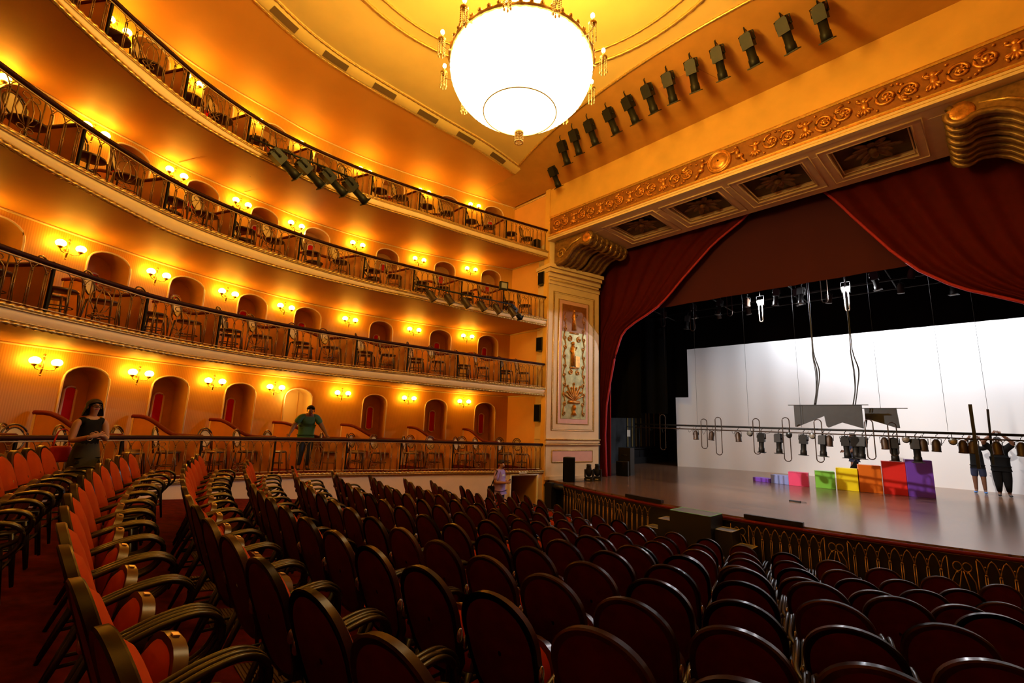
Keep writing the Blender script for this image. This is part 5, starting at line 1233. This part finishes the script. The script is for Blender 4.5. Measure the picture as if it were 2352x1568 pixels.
b = MB(); b.tube([V3((.085 + .032 * cos(t * pi / 6), .235 + .01, 1.148 + .032 * sin(t * pi / 6))) for t in range(12)], .007, 5, closed=True); b.build('wrist_watch', 'chromecap', r)
hb = empty('handbag', (-8.91, .16 - .24, zf_ + .74), radians(-68), 'red handbag hanging at the side of the woman in black', 'bag')
b = MB(); b.prism([(-.13, 0), (.13, 0), (.11, .22), (-.11, .22)], Matrix.Rotation(pi / 2, 4, 'X'), .10); o = b.build('body', 'redbag', hb); md = o.modifiers.new('b', 'BEVEL'); md.width = .03; md.segments = 3
b = MB(); b.tube(catmull([(-.09, -.05, .21), (-.05, -.05, .42), (.05, -.05, .42), (.09, -.05, .21)], 6), .010, 6); b.build('strap', 'redbag', hb)
# man in the lowest tier box, leaning on the rail
pt = F1.pt(6.75, .75, lerp_tab(TIER[1]['top'], 6.5))
human('person', (pt.x, pt.y, pt.z), radians(-100), 1.68, dict(chest=(0, .14, 1.22), neckb=(0, .20, 1.34), neck=(0, .25, 1.38), jaw=(0, .31, 1.39), mid=(0, .31, 1.46), top=(0, .28, 1.51), shl=(-.18, .19, 1.30), shr=(.18, .19, 1.30), ell=(-.32, .20, 1.08), wrl=(-.40, .34, .92), elr=(.32, .16, 1.08), wrr=(.40, .30, .92)),
    'man in green t-shirt leaning forward in the lowest tier box by the lit doorway', 'skindark', top='greencloth', sleeve=.75, bottom='navy', heavy=1.2, head_pitch=.5)
# woman reading her phone near the low doorway
px_, py_ = -9.66, 8.72; zf_ = floor_z(px_, py_)
r, P = human('person', (px_, py_, zf_), radians(-72), 1.62, dict(jaw=(0, .05, 1.52), mid=(0, .05, 1.585), top=(0, .03, 1.64), ell=(-.24, -.01, 1.10), wrl=(-.09, .24, 1.10), hdl=(.7, .8, .2), elr=(.24, -.01, 1.10), wrr=(.10, .25, 1.10), hdr=(-.6, .8, .2)),
    'woman in lilac t-shirt looking down at her phone near the low doorway', 'skin', top='lilac', sleeve=.85, bottom='navy', heavy=1.12, head_pitch=.45)
b = MB(); b.box(-.035, .035, .335, .345, 1.08, 1.20); b.build('phone', 'black', r)
b = MB(); b.box(-.07, .07, .118, .122, 1.27, 1.31); b.box(-.05, .05, .118, .122, 1.235, 1.25); b.build('shirt_print', 'white', r)
hb = empty('shoulder_bag', (px_ - .0, py_ - .20, zf_ + .62), radians(-72), 'black shoulder bag on the left of the woman in lilac', 'bag')
b = MB(); b.prism([(-.11, 0), (.11, .02), (.085, .32), (-.085, .32)], Matrix.Rotation(pi / 2, 4, 'X'), .16); o = b.build('body', 'blackcotton', hb); md = o.modifiers.new('b', 'BEVEL'); md.width = .03; md.segments = 3
b = MB(); b.tube(catmull([(-.08, -.06, .28), (-.03, -.02, .62), (.03, .1, .72), (.08, -.06, .28)], 6), .014, 6); b.build('strap', 'blackcotton', hb)
# stagehands
up1 = dict(ell=(-.30, .12, 1.47), wrl=(-.16, .26, 1.66), elr=(.30, .12, 1.47), wrr=(.14, .26, 1.66))
human('person', (-.70, 21.3, 0), radians(178), 1.72, up1, 'stagehand in black shirt, navy shorts and blue shoes reaching up to the pipe', 'skindark', top='blackcotton', sleeve=.8, bottom='navy', legs_cover=.5, shoe='shoeblue', heavy=1.05)
up2 = dict(ell=(-.32, .10, 1.55), wrl=(-.10, .2, 1.78), elr=(.32, .10, 1.55), wrr=(.12, .2, 1.78))
human('person', (-.18, 20.9, 0), radians(184), 1.76, up2, 'heavier stagehand all in black with raised arms and dark trainers', 'skindark', top='blackcotton', sleeve=.9, bottom='blackcotton', heavy=1.32)
human('person', (-3.62, 19.6, 0), radians(110), 1.72, dict(ell=(-.24, .08, 1.12), wrl=(-.10, .26, 1.10), elr=(.24, .08, 1.12), wrr=(.05, .26, 1.12), knl=(-.09, .10, .48), anl=(-.09, .18, .09), toel=(-.10, .32, .04), knr=(.09, -.04, .48), anr=(.10, -.22, .10), toer=(.11, -.08, .05)),
    'stagehand in dark clothes walking behind the yellow block', 'skindark', top='navy', sleeve=.8, bottom='blackcotton')
for o_ in bpy.data.objects:
    if o_.type == 'EMPTY' and not o_.children: bpy.data.objects.remove(o_)
